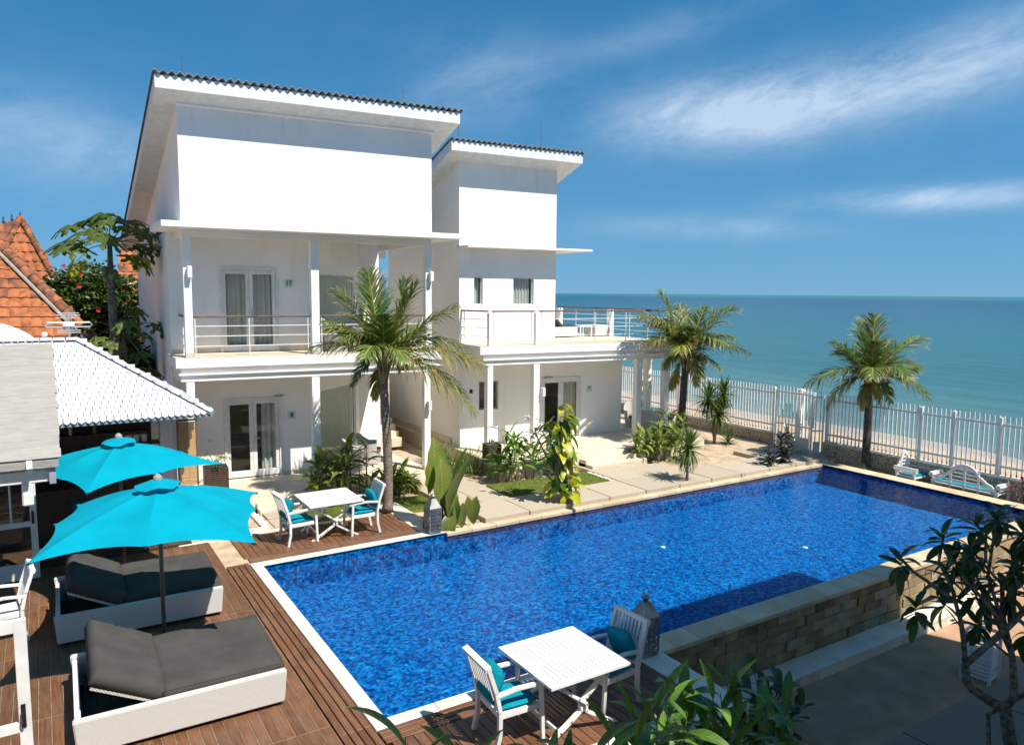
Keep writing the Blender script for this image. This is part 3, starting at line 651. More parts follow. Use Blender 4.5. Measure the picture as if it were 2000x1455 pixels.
# white pebbles
rd = random.Random(5)
pebm = G().lathe([(.006, -.012), (.025, -.004), (.027, .006), (.012, .016)], 7).mesh('pebble', PEB, smooth=True)
pb = struct('pebble_border', G().prism([(3.3, 15.62), (3.85, 15.62), (3.85, 17.6), (3.72, 17.6), (3.72, 15.75), (3.3, 15.75)], -.1, .035), PEB, 'white pebble border beside entry path')
for i in range(110):
    t = i / 110
    if t < .75: x = 3.785 + rd.uniform(-.06, .06); y = 15.68 + t / .75 * 1.85
    else: x = 3.32 + (t - .75) / .25 * .45; y = 15.685 + rd.uniform(-.05, .05)
    o = place('pebble', pebm, pb, (x, y, .042)); s = rd.uniform(.8, 1.5); o.scale = (s * rd.uniform(.8, 1.4), s, s); o.rotation_euler = (0, 0, rd.uniform(0, 6))
pb2 = struct('pebble_strip', G().box(12.56, 12.69, 14.95, 16.05, -.1, .06), PEB, 'white pebble strip between lawn and slabs')
for i in range(60):
    o = place('pebble', pebm, pb2, (12.625 + rd.uniform(-.05, .05), 14.98 + i * .0175, .07)); s = rd.uniform(.8, 1.4); o.scale = (s * rd.uniform(.8, 1.4), s, s)
# ================================================================== houses
def frame(org, yaw):
    c, s = cos(radians(yaw)), sin(radians(yaw))
    def fw(u, v, z): return (org[0] + u * c, org[1] + u * s + v, z)
    return fw
def rel(fn, base): return lambda u, v, z: (fn(u, v, z)[0] - base[0], fn(u, v, z)[1] - base[1], z - base[2])
def wallvz(g, F, u0, u1, pts):       # polygon in (v, z) extruded along u
    n = len(pts); p = [F(u0, v, z) for v, z in pts] + [F(u1, v, z) for v, z in pts]
    return g.add(p, [tuple(range(n - 1, -1, -1)), tuple(range(n, 2 * n))] + [(i, (i + 1) % n, n + (i + 1) % n, n + i) for i in range(n)])
def corrugated(F, u0, u1, v0, v1, zf, house):
    per = .165; n = int((u1 - u0) / per * 8); g = G(); vs = []; fs = []
    for i in range(n + 1):
        u = u0 + (u1 - u0) * i / n; a = .032 * sin(2 * pi * (u - u0) / per)
        for v in (v0, v1):
            vs.append(F(u, v, zf(v) + a + .045)); vs.append(F(u, v, zf(v) + a + .03))
    for i in range(n):
        a = i * 4; b = a + 4
        fs += [(a, b, b + 2, a + 2), (a + 1, a + 3, b + 3, b + 1), (a, a + 1, b + 1, b), (a + 2, b + 2, b + 3, a + 3)]
    g.add(vs, fs); return g.build('roof_sheet', CORR, house)
def double_door(house, F, u0, u1, v, z0, z1, side=1):
    fr = G(); t = .055
    fr.box(u0, u0 + t, v - .03, v + .14, z0, z1, F); fr.box(u1 - t, u1, v - .03, v + .14, z0, z1, F); fr.box(u0 + t, u1 - t, v - .03, v + .14, z1 - t, z1, F)
    fr.build('door_frame', WHITEW, house)
    um = (u0 + u1) / 2
    for k, (a, b) in enumerate(((u0 + t + .004, um - .003), (um + .003, u1 - t - .004))):
        L_ = G(); s = .085
        L_.box(a, a + s, v, v + .05, z0 + .015, z1 - t - .005, F); L_.box(b - s, b, v, v + .05, z0 + .015, z1 - t - .005, F)
        L_.box(a + s, b - s, v, v + .05, z0 + .015, z0 + .17, F); L_.box(a + s, b - s, v, v + .05, z1 - t - .105, z1 - t - .005, F)
        d = L_.build('door', WHITEW, house)
        p = G(); p.box(a + s, b - s, v + .02, v + .03, z0 + .17, z1 - t - .105, F); p.build('pane', GLASS, d)
        if k == 1:
            h = G(); zc = z0 + .98; h.box(a + .02, a + .06, v - .012, v - .001, zc - .12, zc + .05, F); h.box(a + .025, a + .15, v - .05, v - .032, zc, zc + .022, F); h.box(a + .03, a + .05, v - .034, v - .012, zc, zc + .02, F)
            h.build('handle', ALU, d)
def curtain(house, F, u0, u1, v, z0, z1, m, per=.13, amp=.035, v1=None, seed=1):
    g = G(); rd = random.Random(seed); n = int(abs(u1 - u0) / per * 8); vs = []; fs = []; ph = 0
    for i in range(n + 1):
        t = i / n; u = u0 + (u1 - u0) * t; ph += 2 * pi / 8 * rd.uniform(.75, 1.25); vv = v + ((v1 - v) * t if v1 is not None else 0)
        a = amp * sin(ph)
        vs += [F(u, vv + a, z0), F(u, vv + a * .8, (z0 + z1) / 2), F(u, vv + a * .7, z1)]
    for i in range(n):
        k = i * 3; fs += [(k, k + 3, k + 4, k + 1), (k + 1, k + 4, k + 5, k + 2)]
    g.add(vs, fs); return g.build('curtain', m, house, smooth=True)
def column(house, F, u0, u1, v0, v1, z0, z1, base=True):
    c = G().box(u0, u1, v0, v1, z0, z1, F).build('column', WHITE, house, bevel=.006)
    if base: G().box(u0 - .004, u1 + .004, v0 - .004, v1 + .004, z0 + .001, z0 + .1, F).build('skirting', TILE, c)
def lamp(house, F, u, v, z):
    l = G().box(u - .05, u + .05, v - .14, v - .03, z, z + .26, F).build('wall_lamp', GREYM if False else WHITEW, house, bevel=.01)
    G().box(u - .035, u + .035, v - .03, v, z + .08, z + .2, F).build('bracket', GREYM, l)
def rail(house, F, pts, zt, zb, posts, name='railing'):
    """pts: (u,v) ends of straight runs; wooden top, 3 rods, thin posts"""
    (ua, va), (ub, vb) = pts
    def at(t, z): return F(ua + (ub - ua) * t, va + (vb - va) * t, z)
    r = G().bar(at(0, zt), at(1, zt), .06, .045).build('railing', RAILW, house, bevel=.01)
    for k in (1, 2, 3):
        z = zb + (zt - zb) * k / 4 + .01
        G().tube([at(0.004, z), at(.996, z)], .011, 6).build('rail_rod', WHITEW, r)
    for t in posts:
        G().tube([at(t, zb), at(t, zt - .02)], .016, 8).build('rail_post', WHITEW, r)
    return r
def digits(txt, parent, loc, rz, size, m):
    cu = bpy.data.curves.new('digits', 'FONT'); cu.body = txt; cu.size = size; cu.align_x = 'CENTER'; cu.align_y = 'CENTER'; cu.extrude = .002; cu.offset = size * .03
    t = bpy.data.objects.new('digits', cu); COL.objects.link(t); bpy.context.view_layer.update()
    me = bpy.data.meshes.new_from_object(t.evaluated_get(bpy.context.evaluated_depsgraph_get())); bpy.data.objects.remove(t)
    me.name = 'digits'; me.materials.clear(); me.materials.append(m)
    o = place('digits', me, parent); o.location = loc; o.rotation_euler = (pi / 2, 0, rz); return o
def number_sign(txt, p, yaw, label):
    s = thing('number_sign', label, 'sign', p, radians(yaw))
    G().box(-.1, .1, -.015, 0, -.1, .1).build('plate', SIGN, s, bevel=.004)
    digits(txt, s, (0, -.0185, 0), 0, .15, SIGNT)

# ------------------------------------------------------------------ house one
base1 = (5.6, 20.5, 0)
A1 = -4.8
FW1 = frame((8.53, 17.58), A1); F1 = rel(FW1, base1); WR1 = rel(lambda x, y, z: (x, y, z), base1)
h1 = thing('beach_house', 'larger white two storey house with sloping roof behind the pool deck', 'house', base1)
zr1 = lambda v: 9.2 - .335 * (v + .5)
ZP1 = .3
w = G()     # main body walls
# door walls, ground and upper floor
for z0, z1, dz in ((ZP1 - .02, 3.24, 2.32), (3.48, 6.36, 5.56)):
    w.box(-5.97, -4.85, 1.28, 1.45, z0, z1, F1); w.box(-3.47, -2.72, 1.28, 1.45, z0, z1, F1); w.box(-4.85, -3.47, 1.28, 1.45, dz, z1, F1)
w.build('front_wall', WHITE, h1)
w = G(); wallvz(w, F1, -5.97, -5.82, [(1.45, -.1), (7.75, -.1), (7.75, 6.36), (1.45, 6.36)]); w.build('side_wall', WHITE, h1)
w = G(); wallvz(w, F1, -5.85, -5.66, [(.17, 6.48), (1.45, 6.48), (1.45, 6.361), (7.75, 6.361), (7.75, zr1(7.75)), (.17, zr1(.17))]); w.build('side_wall', WHITE, h1)
w = G(); wallvz(w, F1, -.08, .07, [(.17, 6.48), (7.75, 6.48), (7.75, zr1(7.75)), (.17, zr1(.17))]); w.build('side_wall', WHITE, h1)
w = G(); wallvz(w, F1, -5.85, .07, [(0, 6.481), (.169, 6.481), (.169, zr1(.169)), (0, zr1(0))]); w.build('upper_wall', WHITE, h1)
w = G(); w.box(-5.82, -.9, 7.6, 7.75, -.1, 6.6, F1); w.build('rear_wall', WHITE, h1)
# angled bay with tall window
def ang(s, d, z):     # s along the angled wall 0..1, d thickness behind
    x0, y0, x1, y1 = 5.82, 19.12, 7.95, 21.2
    L_ = sqrt((x1 - x0) ** 2 + (y1 - y0) ** 2); nx, ny = -(y1 - y0) / L_, (x1 - x0) / L_
    return WR1(x0 + (x1 - x0) * s + nx * d, y0 + (y1 - y0) * s + ny * d, z)
for z0, zt, z1 in ((ZP1 - .02, 2.34, 3.24), (3.48, 5.46, 6.36)):
    w = G(); w.box(0, .1, 0, .15, z0, z1, ang); w.box(.92, 1.0, 0, .15, z0, z1, ang); w.box(.1, .92, 0, .15, zt, z1, ang); w.build('bay_wall', WHITE, h1)
    wi = G(); wi.box(.1, .12, .03, .09, z0, zt, ang); wi.box(.9, .92, .03, .09, z0, zt, ang); wi.box(.12, .9, .03, .09, zt - .04, zt, ang); wi.box(.12, .9, .03, .09, z0, z0 + .05, ang); wi.box(.855, .87, .04, .08, z0 + .05, zt - .04, ang)
    wo = wi.build('window', WHITEW, h1)
    G().box(.121, .899, .055, .062, z0 + .051, zt - .041, ang).build('pane', GLASS, wo)
    curtain(h1, ang, .12, .9, .12, z0 + .06, zt - .02, CURT, per=.045, amp=.025)
    w = G(); w.box(7.93, 8.62, 21.22, 21.4, z0, z1, WR1); w.build('bay_pier', WHITE, h1)
w = G(); w.box(8.45, 8.61, 21.4, 25.2, -.1, 6.36, WR1); w.build('side_wall', WHITE, h1)
w = G(); w.box(8.61, 10.5, 25.2, 25.35, -.1, 5.52, WR1); w.box(8.61, 10.5, 25.2, 25.35, 6.18, 6.9, WR1); w.build('passage_wall', WHITE, h1)
# floors, slabs, beams
G().box(-5.8, .0, -.72, 7.6, -.1, ZP1 - .022, F1).build('floor', TILE, h1)
s = G().box(-6.06, .36, 0.0, 1.278, 3.24, 3.47, F1).build('balcony_slab', WHITE, h1, bevel=.008)
s2 = G(); s2.box(-6.06, .36, -.0, 1.278, 3.471, 3.482, F1); s2.build('floor_tiles', TILE, s)
G().box(-5.8, .05, 1.455, 7.55, 3.245, 3.475, F1).build('upper_floor', TILE, h1)
b = G(); b.box(-5.95, .2, .09, .24, 2.93, 3.239, F1); b.box(-5.95, -5.8, .24, 1.27, 2.93, 3.239, F1); b.build('edge_beam', WHITE, h1)
G().box(-6.0, .36, .03, .089, 3.075, 3.115, F1).build('drip_ledge', WHITE, h1)
G().box(-6.31, .74, -.5, 1.44, 6.35, 6.48, F1).build('canopy_slab', WHITE, h1, bevel=.006)
b = G(); b.box(-5.83, .06, .012, .15, 6.19, 6.349, F1); b.box(-5.83, -5.7, .15, 1.28, 6.19, 6.349, F1); b.box(-.09, .06, .15, 3.3, 6.19, 6.349, F1); b.build('canopy_beam', WHITE, h1)
G().box(-5.81, -.09, 1.45, 7.6, 6.365, 6.47, F1).build('ceiling', WHITE, h1)
# columns
for u0, u1 in ((-5.84, -5.67), (-3.02, -2.83), (-.1, .07)):
    column(h1, F1, u0, u1, .01, .18, 3.483, 6.19); column(h1, F1, u0, u1, .10, .27, ZP1 - .02, 2.93)
lamp(h1, F1, -5.72, .01, 5.27); lamp(h1, F1, .02, .01, 5.27); lamp(h1, F1, .0, .1, 1.9)
# doors and curtains
double_door(h1, F1, -4.85, -3.47, 1.28, ZP1, 2.32); double_door(h1, F1, -4.85, -3.47, 1.28, 3.485, 5.56)
curtain(h1, F1, -4.72, -4.22, 1.43, 3.55, 5.5, CURTW, seed=3); curtain(h1, F1, -4.12, -3.55, 1.43, 3.55, 5.5, CURTW, seed=4)
curtain(h1, F1, -3.92, -3.55, 1.43, ZP1 + .05, 2.27, CURTW, seed=5)
G().box(-5.81, -2.74, 1.262, 1.279, ZP1 - .018, ZP1 + .1, F1)
for a, b_ in ((-5.95, -4.87), (-3.45, -2.74)):
    for z in (ZP1 - .019, 3.484): G().box(a, b_, 1.268, 1.2795, z, z + .1, F1).build('skirting', TILE, h1)
G().box(-3.62, -3.4, 1.25, 1.279, 2.335, 2.36, F1).build('door_closer', STEEL, h1)
G().box(-5.22, -5.14, 1.268, 1.279, 1.28, 1.36, F1).build('switch', ALU, h1)
# railings
rail(h1, F1, ((-5.66, .09), (-3.03, .09)), 4.4, 3.483, (.015, .46, .975)); rail(h1, F1, ((-2.82, .09), (-.11, .09)), 4.4, 3.483, (.02, .5, .98)); rail(h1, F1, ((-5.76, .19), (-5.76, 1.27)), 4.4, 3.483, (.6,))
# roof
rb = G(); rb.hexa([F1(*p) for p in ((-6.32, -.5, zr1(-.5)), (.6, -.5, zr1(-.5)), (.6, 8.4, zr1(8.4)), (-6.32, 8.4, zr1(8.4)), (-6.32, -.5, zr1(-.5) + .27), (.6, -.5, zr1(-.5) + .27), (.6, 8.4, zr1(8.4) + .27), (-6.32, 8.4, zr1(8.4) + .27))])
roof = rb.build('roof', WHITEW, h1)
corrugated(F1, -6.36, .66, -.56, 8.45, lambda v: zr1(v) + .27, h1)
mo = G(); zz = lambda v: zr1(v) - .05
mo.hexa([F1(*p) for p in ((-5.86, -.07, zz(-.07)), (.12, -.07, zz(-.07)), (.12, -.001, zz(0)), (-5.86, -.001, zz(0)), (-5.86, -.07, zr1(-.07)), (.12, -.07, zr1(-.07)), (.12, -.001, zr1(0)), (-5.86, -.001, zr1(0)))])
mo.build('cornice', WHITE, h1)
for u, v, h_ in ((-5.55, 1.0, .85), (-.4, .6, .95)):
    G().tube([F1(u, v, zr1(v) + .28), F1(u, v, zr1(v) + 1.1), F1(u, v, zr1(v) + 1.3 + h_ * .4)], [.022, .018, .008], 6).build('lightning_rod', STEEL, h1)
# porch floor tiles
def floortiles(house, x0, x1, y0, y1, z, base, s_=.6):
    nx_, ny_ = round((x1 - x0) / s_), round((y1 - y0) / s_); wx, wy = (x1 - x0) / nx_, (y1 - y0) / ny_
    me = G().box(.003, wx - .003, .003, wy - .003, 0, .008).mesh('floor_tile', TILE, bevel=.002)
    for i in range(nx_):
        for j in range(ny_): place('floor_tile', me, house, (x0 + i * wx - base[0], y0 + j * wy - base[1], z + RU(0, .0015)))
floortiles(h1, 2.9, 8.6, 17.12, 19.0, ZP1 - .0215, base1)
# porch steps
for k, (y0, z) in enumerate(((16.97, .2), (16.73, .11))):
    G().box(3.92, 4.95, y0, 17.2, -.05, z, WR1).build('step', TILE, h1, bevel=.008)
G().box(2.55, 8.75, 17.12, 17.56, -.05, ZP1 - .024, WR1).build('porch_edge', TILE, h1, bevel=.008)
number_sign('17', FW1(-3.2, 1.279, 5.19), A1, 'pale green number 17 plate beside the upper door')
number_sign('8', FW1(-3.2, 1.279, 1.82), A1, 'pale green number 8 plate beside the ground floor door')
# stair in the passage
st = thing('stair', 'white railed stair rising in the passage between the houses', 'stair', (9.1, 23, 0))
for i in range(11): G().box(-.45, .45, -1.3 + i * .27, -1.3 + (i + 1) * .27 + .02, .1, .38 + i * .17).build('step', TILE, st)
for z in (.45, .65, .85): G().tube([(-.46, -1.35, .35 + z), (-.46, 1.6, 2.2 + z)], .02, 6).build('rail_rod', WHITEW, st)
G().bar((-.46, -1.38, 1.33), (-.46, 1.6, 3.2), .06, .05).build('handrail', RAILW, st); G().box(-.49, -.43, -1.4, -1.34, .1, 1.32).build('newel_post', WHITEW, st)

# ------------------------------------------------------------------ house two
base2 = (13, 21.5, 0)
A2 = -4.4
FW2 = frame((10.42, 18.22), A2); F2 = rel(FW2, base2); WR2 = rel(lambda x, y, z: (x, y, z), base2)
h2 = thing('beach_house', 'smaller white house with roof terrace facing the sea', 'house', base2)
ZP2 = .4
V2 = 1.3
zr2 = lambda v: 8.95 - .335 * (v - V2 + .55)
w = G()
w.box(.02, .67, V2, V2 + .16, -.1, 3.24, F2); w.box(1.33, 2.84, V2, V2 + .16, -.1, 3.24, F2); w.box(4.33, 5.96, V2, V2 + .16, -.1, 3.24, F2)
w.box(.67, 1.33, V2, V2 + .16, -.1, 1.45, F2); w.box(.67, 1.33, V2, V2 + .16, 2.32, 3.24, F2); w.box(2.84, 4.33, V2, V2 + .16, 2.32, 3.24, F2)
w.build('front_wall', WHITE, h2)
w = G(); wallvz(w, F2, .02, .18, [(V2 + .16, -.1), (6.6, -.1), (6.6, zr2(6.6)), (V2 + .16, zr2(V2 + .16))]); w.build('side_wall', WHITE, h2)
w = G(); w.box(5.8, 5.96, V2 + .16, 6.6, -.1, 3.24, F2); w.build('side_wall', WHITE, h2)
w = G(); w.box(.18, 5.8, 6.45, 6.6, -.1, 3.24, F2); w.build('rear_wall', WHITE, h2)
# upper block
w = G()
cuts = [(.5, .79, 4.63, 5.47), (1.82, 2.54, 4.63, 5.47)]
us = [.02, .5, .79, 1.82, 2.54, 3.32]
for i in range(5):
    if i in (1, 3):
        w.box(us[i], us[i + 1], V2, V2 + .16, 3.49, 4.63, F2); w.box(us[i], us[i + 1], V2, V2 + .16, 5.47, 6.3, F2)
    else: w.box(us[i], us[i + 1], V2, V2 + .16, 3.49, 6.3, F2)
w.build('upper_wall', WHITE, h2)
w = G(); wallvz(w, F2, .02, 3.32, [(V2, 6.36), (V2 + .16, 6.36), (V2 + .16, zr2(V2 + .16)), (V2, zr2(V2))]); w.build('upper_wall', WHITE, h2)
w = G(); wallvz(w, F2, 3.16, 3.32, [(V2 + .16, 3.49), (6.6, 3.49), (6.6, zr2(6.6)), (V2 + .16, zr2(V2 + .16))]); w.build('side_wall', WHITE, h2)
w = G(); w.box(.18, 3.16, 6.45, 6.6, 3.49, 7.3, F2); w.build('rear_wall', WHITE, h2)
for u0, u1, z0, z1 in cuts:
    wi = G(); t = .035
    wi.box(u0, u0 + t, V2 + .06, V2 + .12, z0, z1, F2); wi.box(u1 - t, u1, V2 + .06, V2 + .12, z0, z1, F2); wi.box(u0 + t, u1 - t, V2 + .06, V2 + .12, z1 - t, z1, F2); wi.box(u0 + t, u1 - t, V2 + .06, V2 + .12, z0, z0 + t, F2)
    wo = wi.build('window', WHITEW, h2); G().box(u0 + t, u1 - t, V2 + .085, V2 + .092, z0 + t, z1 - t, F2).build('pane', GLASS, wo)
    curtain(h2, F2, u0 + .04, u1 - .04, V2 + .19, z0, z1, CURTW, per=.1, seed=7)
wi = G(); t = .05; wi.box(.67, .67 + t, V2 + .05, V2 + .1, 1.45, 2.32, F2); wi.box(1.28, 1.33, V2 + .05, V2 + .1, 1.45, 2.32, F2); wi.box(.72, 1.28, V2 + .05, V2 + .1, 1.45, 1.5, F2); wi.box(.72, 1.28, V2 + .05, V2 + .1, 2.27, 2.32, F2)
wo = wi.build('window', GREYM, h2); G().box(.72, 1.28, V2 + .07, V2 + .08, 1.5, 2.27, F2).build('pane', GLASS, wo)
curtain(h2, F2, .7, 1.3, V2 + .2, 1.45, 2.32, GREYB, per=.2, seed=9)
G().box(.36, .46, V2 - .012, V2, 1.98, 2.1, F2).build('vent', BLACK, h2)
# slabs
s = G().box(0, 7.0, 0, V2 - .001, 3.24, 3.475, F2).build('balcony_slab', WHITE, h2, bevel=.008)
G().box(0, 7.0, 0, V2 - .001, 3.476, 3.488, F2).build('floor_tiles', TILE, s)
s = G().box(3.33, 7.0, V2, 6.4, 3.24, 3.475, F2).build('terrace_slab', WHITE, h2); G().box(3.33, 7.0, V2, 6.4, 3.476, 3.488, F2).build('floor_tiles', TILE, s)
G().box(.18, 3.16, V2 + .16, 6.45, 3.3, 3.45, F2).build('upper_floor', TILE, h2)
b = G(); b.box(.15, 6.9, .09, .24, 2.93, 3.239, F2); b.box(6.75, 6.9, .24, 6.3, 2.93, 3.239, F2); b.build('edge_beam', WHITE, h2)
G().box(.12, 6.95, .03, .089, 3.075, 3.115, F2).build('drip_ledge', WHITE, h2)
G().box(.02, 4.3, V2 - .53, V2 - .001, 6.295, 6.36, F2).build('canopy_slab', WHITE, h2, bevel=.005)
G().box(3.325, 4.3, V2, 3.5, 6.295, 6.36, F2).build('canopy_slab', WHITE, h2)
# columns
for u0, u1 in ((.29, .47), (1.81, 2.01), (5.59, 5.8), (6.72, 6.92)): column(h2, F2, u0, u1, .10, .3, ZP2 - .02, 2.93)
column(h2, F2, 6.72, 6.92, .95, 1.15, ZP2 - .02, 2.93)
for u0, u1 in ((.29, .40), (1.81, 1.93), (6.72, 6.92)): column(h2, F2, u0, u1, .03, .15, 3.489, 4.43, False)
for v in (3.0, 6.1): column(h2, F2, 6.75, 6.93, v, v + .18, 3.489, 4.43, False)
lamp(h2, F2, 2.08, .1, 1.95); lamp(h2, F2, 6.0, .1, 1.95)
double_door(h2, F2, 2.84, 4.33, V2, ZP2, 2.32); curtain(h2, F2, 3.65, 4.25, V2 + .19, ZP2 + .05, 2.28, CURTW, seed=11)
G().box(2.95, 3.25, V2 - .03, V2, 2.33, 2.36, F2).build('door_closer', STEEL, h2)
number_sign('9', FW2(4.66, V2 - .001, 1.9), A2, 'pale green number 9 plate beside the far house door')
rail(h2, F2, ((.42, .09), (1.8, .09)), 4.47, 3.488, (.03, .93)); rail(h2, F2, ((1.94, .09), (6.72, .09)), 4.47, 3.488, (.02, .42, .66)); rail(h2, F2, ((.33, .16), (.1, V2)), 4.47, 3.488, (.9,)); rail(h2, F2, ((6.84, .2), (6.84, 6.35)), 4.47, 3.488, (.15, .3, .62, .8)); rail(h2, F2, ((3.33, 6.35), (6.8, 6.35)), 4.47, 3.488, (.3, .6))
rb = G(); zt = .27; a_, b_ = V2 - .55, 7.2
rb.hexa([F2(*p) for p in ((-.5, a_, zr2(a_)), (3.86, a_, zr2(a_)), (3.86, b_, zr2(b_)), (-.5, b_, zr2(b_)), (-.5, a_, zr2(a_) + zt), (3.86, a_, zr2(a_) + zt), (3.86, b_, zr2(b_) + zt), (-.5, b_, zr2(b_) + zt))])
rb.build('roof', WHITEW, h2); corrugated(F2, -.54, 3.92, a_ - .06, b_ + .05, lambda v: zr2(v) + zt, h2)
for u, v, h_ in ((0.1, 1.5, .85), (2.75, 1.3, .95)):
    G().tube([F2(u, v, zr2(v) + .28), F2(u, v, zr2(v) + .9), F2(u, v, zr2(v) + 1.05 + h_ * .35)], [.022, .018, .008], 6).build('lightning_rod', STEEL, h2)
G().box(10.25, 17.9, 16.72, 24.5, -.05, ZP2 - .022, WR2).build('porch_floor', TILE, h2, bevel=.01)
for k, (y0, z) in enumerate(((16.42, .29), (16.12, .19))): G().box(12.85, 15.2 - k * .3, y0, 16.75, -.05, z, WR2).build('step', TILE, h2, bevel=.01)
floortiles(h2, 10.3, 17.8, 16.76, 19.2, ZP2 - .0215, base2)
for i in range(7):
    for r_ in range(2): G().box(10.40, 10.43, 19.6 + i * .8 + r_ * .4, 20.385 + i * .8 + r_ * .4, -.02 + r_ * .3, .27 + r_ * .3, WR2).build('plinth_stone', TILE, h2, bevel=.005)
# ------------------------------------------------------------------ seaside fence
def fence(y0, y1, label, posts, pick=.125):
    f = thing('picket_fence', label, 'fence', (20.9, (y0 + y1) / 2, -.4)); b = (y0 + y1) / 2
    G().box(-.13, .13, y0 - b, y1 - b, -.8, .74).build('wall', PEBW, f); G().box(-.16, .16, y0 - b, y1 - b, .741, .78).build('wall_cap', COPW, f)
    for z in (1.02, 2.11): G().box(-.022, .022, y0 - b, y1 - b, z - .025, z + .025).build('rail', WHITEW, f)
    me = G().box(.024, .052, -.016, .016, .87, 2.33).box(.0235, .0525, -.0165, .0165, .79, .869, mi=1).mesh('picket', [WHITEW, RUST])
    n = int((y1 - y0) / pick)
    for i in range(n): place('picket', me, f, M=Matrix.Translation((0, y0 - b + pick * (i + .5) + RU(-.006, .006), RU(-.015, .012))) @ Matrix.Translation((0, 0, 1)) @ Matrix.Rotation(RU(-.008, .008), 4, 'X') @ Matrix.Translation((0, 0, -1)))
    mp_ = G().box(-.045, .045, -.045, .045, .74, 2.3).mesh('post', WHITEW, bevel=.006)
    for y in posts: place('post', mp_, f, (0, y - b, 0))
    return f
fence(16.4, 27.5, 'white picket fence on pebbled wall left of the open gate', (16.45, 19.4, 20.95, 23.4, 25.8))
fence(4.5, 14.45, 'white picket fence on pebbled wall behind the garden benches', (14.4, 11.45, 10.55, 9.38, 6.4))
def gate(loc, rz, w_, label):
    g_ = thing('gate', label, 'gate', loc, rz)
    fr = G(); fr.box(0, .045, -.022, .022, .08, 1.98); fr.box(w_ - .045, w_, -.022, .022, .08, 1.98)
    for z in (.12, .85, 1.92): fr.box(.045, w_ - .045, -.02, .02, z - .022, z + .022)
    fr.build('gate_frame', WHITEW, g_); n = int(w_ / .13)
    me = G().box(-.014, .014, -.014, .014, .1, 2.12).mesh('picket', WHITEW)
    for i in range(1, n): place('picket', me, g_, (i * w_ / n, .036, 0))
    G().box(.1, w_ - .1, -.01, .01, .145, .5).build('lower_panel', WHITEW, g_)
    G().box(w_ - .12, w_ - .06, -.07, -.023, .95, 1.25).build('lock_box', WHITEW, g_, bevel=.006)
gate((20.86, 16.36, -.13), radians(-90), 1.45, 'white picket gate leaf behind the dark leaved shrub')
gate((20.86, 14.5, -.13), radians(150), .42, 'narrow open white gate leaf by the right hand fence post')
gp = thing('gate_post', 'square white gate post frame at the beach opening', 'post', (21.1, 15.55, -.5)); G().box(-.09, .09, -.09, .09, 0, 2.42).build('post', WHITE, gp, bevel=.01); G().box(-.04, .04, -.55, -.09, 2.28, 2.36).build('crossbar', WHITEW, gp); G().box(-.04, .04, -.55, -.47, 1.2, 2.28).build('short_post', WHITEW, gp)
# ================================================================== pavilion with shingled hip roof
pav = thing('pavilion', 'open bar pavilion with white hexagon shingled hip roof', 'pavilion', (0, 16.6, 0))
EX, EY0, EY1, EZ, RZ, RY, RX = 2.68, 15.0, 18.2, 2.7, 4.05, 16.6, .56
g = G(); y_ = -16.6
P6 = [(-6, EY0 + y_, EZ), (EX, EY0 + y_, EZ), (EX, EY1 + y_, EZ), (-6, EY1 + y_, EZ), (-6, RY + y_, RZ), (RX, RY + y_, RZ)]
g.add([(x, y, z - .05) for x, y, z in P6] + [(x, y, z - .1) for x, y, z in P6], [(0, 1, 5, 4), (1, 2, 5), (2, 3, 4, 5), (7, 6, 10, 11), (8, 7, 11), (9, 8, 11, 10), (0, 6, 7, 1), (1, 7, 8, 2), (2, 8, 9, 3)])
g.build('roof', GREYM, pav)
def hexs(m):
    w_, l = .052, .18
    g = G(); p = [(-w_, l * .25, 0), (0, 0, 0), (w_, l * .25, 0), (w_, l, 0), (-w_, l, 0)]
    g.add([(x, y, .015) for x, y, z in p] + [(x, y, 0) for x, y, z in p], [(0, 1, 2, 3, 4), (0, 5, 6, 1), (1, 6, 7, 2), (2, 7, 8, 3), (4, 9, 5, 0), (3, 8, 9, 4)]); return g
shm = hexs(SHING).mesh('shingle', SHING)
sl = sqrt((RY - EY0) ** 2 + (RZ - EZ) ** 2); th = math.atan2(RZ - EZ, RY - EY0)
rows = 17; ex_ = (sl + .02) / rows; cnt = 0; rest = G(); hs_ = hexs(SHING)
for r_ in range(rows):
    d = -.05 + r_ * ex_; t = d / sl; xr = EX + (RX - EX) * max(0, t) + .0
    x = xr - .05 - (.056 if r_ % 2 else 0); k = 0
    while x > -2.6:
        M_ = Matrix.Translation((x, EY0 + y_ + d * cos(th), EZ + d * sin(th) - .035 + RU(0, .004))) @ Matrix.Rotation(th + .045, 4, 'X') @ Matrix.Rotation(RU(-.02, .02), 4, 'Z')
        if x > .0 and cnt < 298:
            place('shingle', shm, pav, M=M_); cnt += 1
        else: rest.add([M_ @ Vector(v) for v in hs_.v], hs_.f)
        x -= .112; k += 1
sl2 = sqrt((EX - RX) ** 2 + (RZ - EZ) ** 2); th2 = math.atan2(RZ - EZ, EX - RX)
for r_ in range(20):                       # side slope, seen edge on
    d = -.05 + r_ * sl2 / 20; t = max(0, d / sl2)
    ya = EY0 + (RY - EY0) * t; yb = EY1 + (RY - EY1) * t; y = ya + .05 + (.056 if r_ % 2 else 0)
    while y < yb:
        M_ = Matrix.Translation((EX - d * cos(th2), y + y_, EZ + d * sin(th2) - .035)) @ Matrix.Rotation(pi / 2, 4, 'Z') @ Matrix.Rotation(th2 + .045, 4, 'X')
        rest.add([M_ @ Vector(v) for v in hs_.v], hs_.f); y += .112
ro = rest.build('shingles', SHING, pav); ro['kind'] = 'stuff'
cap = G(); cap.add([(0, .075, -.03), (0, 0, .022), (0, -.075, -.03), (.19, .08, -.025), (.19, 0, .028), (.19, -.08, -.025)], [(0, 1, 4, 3), (1, 2, 5, 4), (3, 4, 5), (0, 2, 1)])
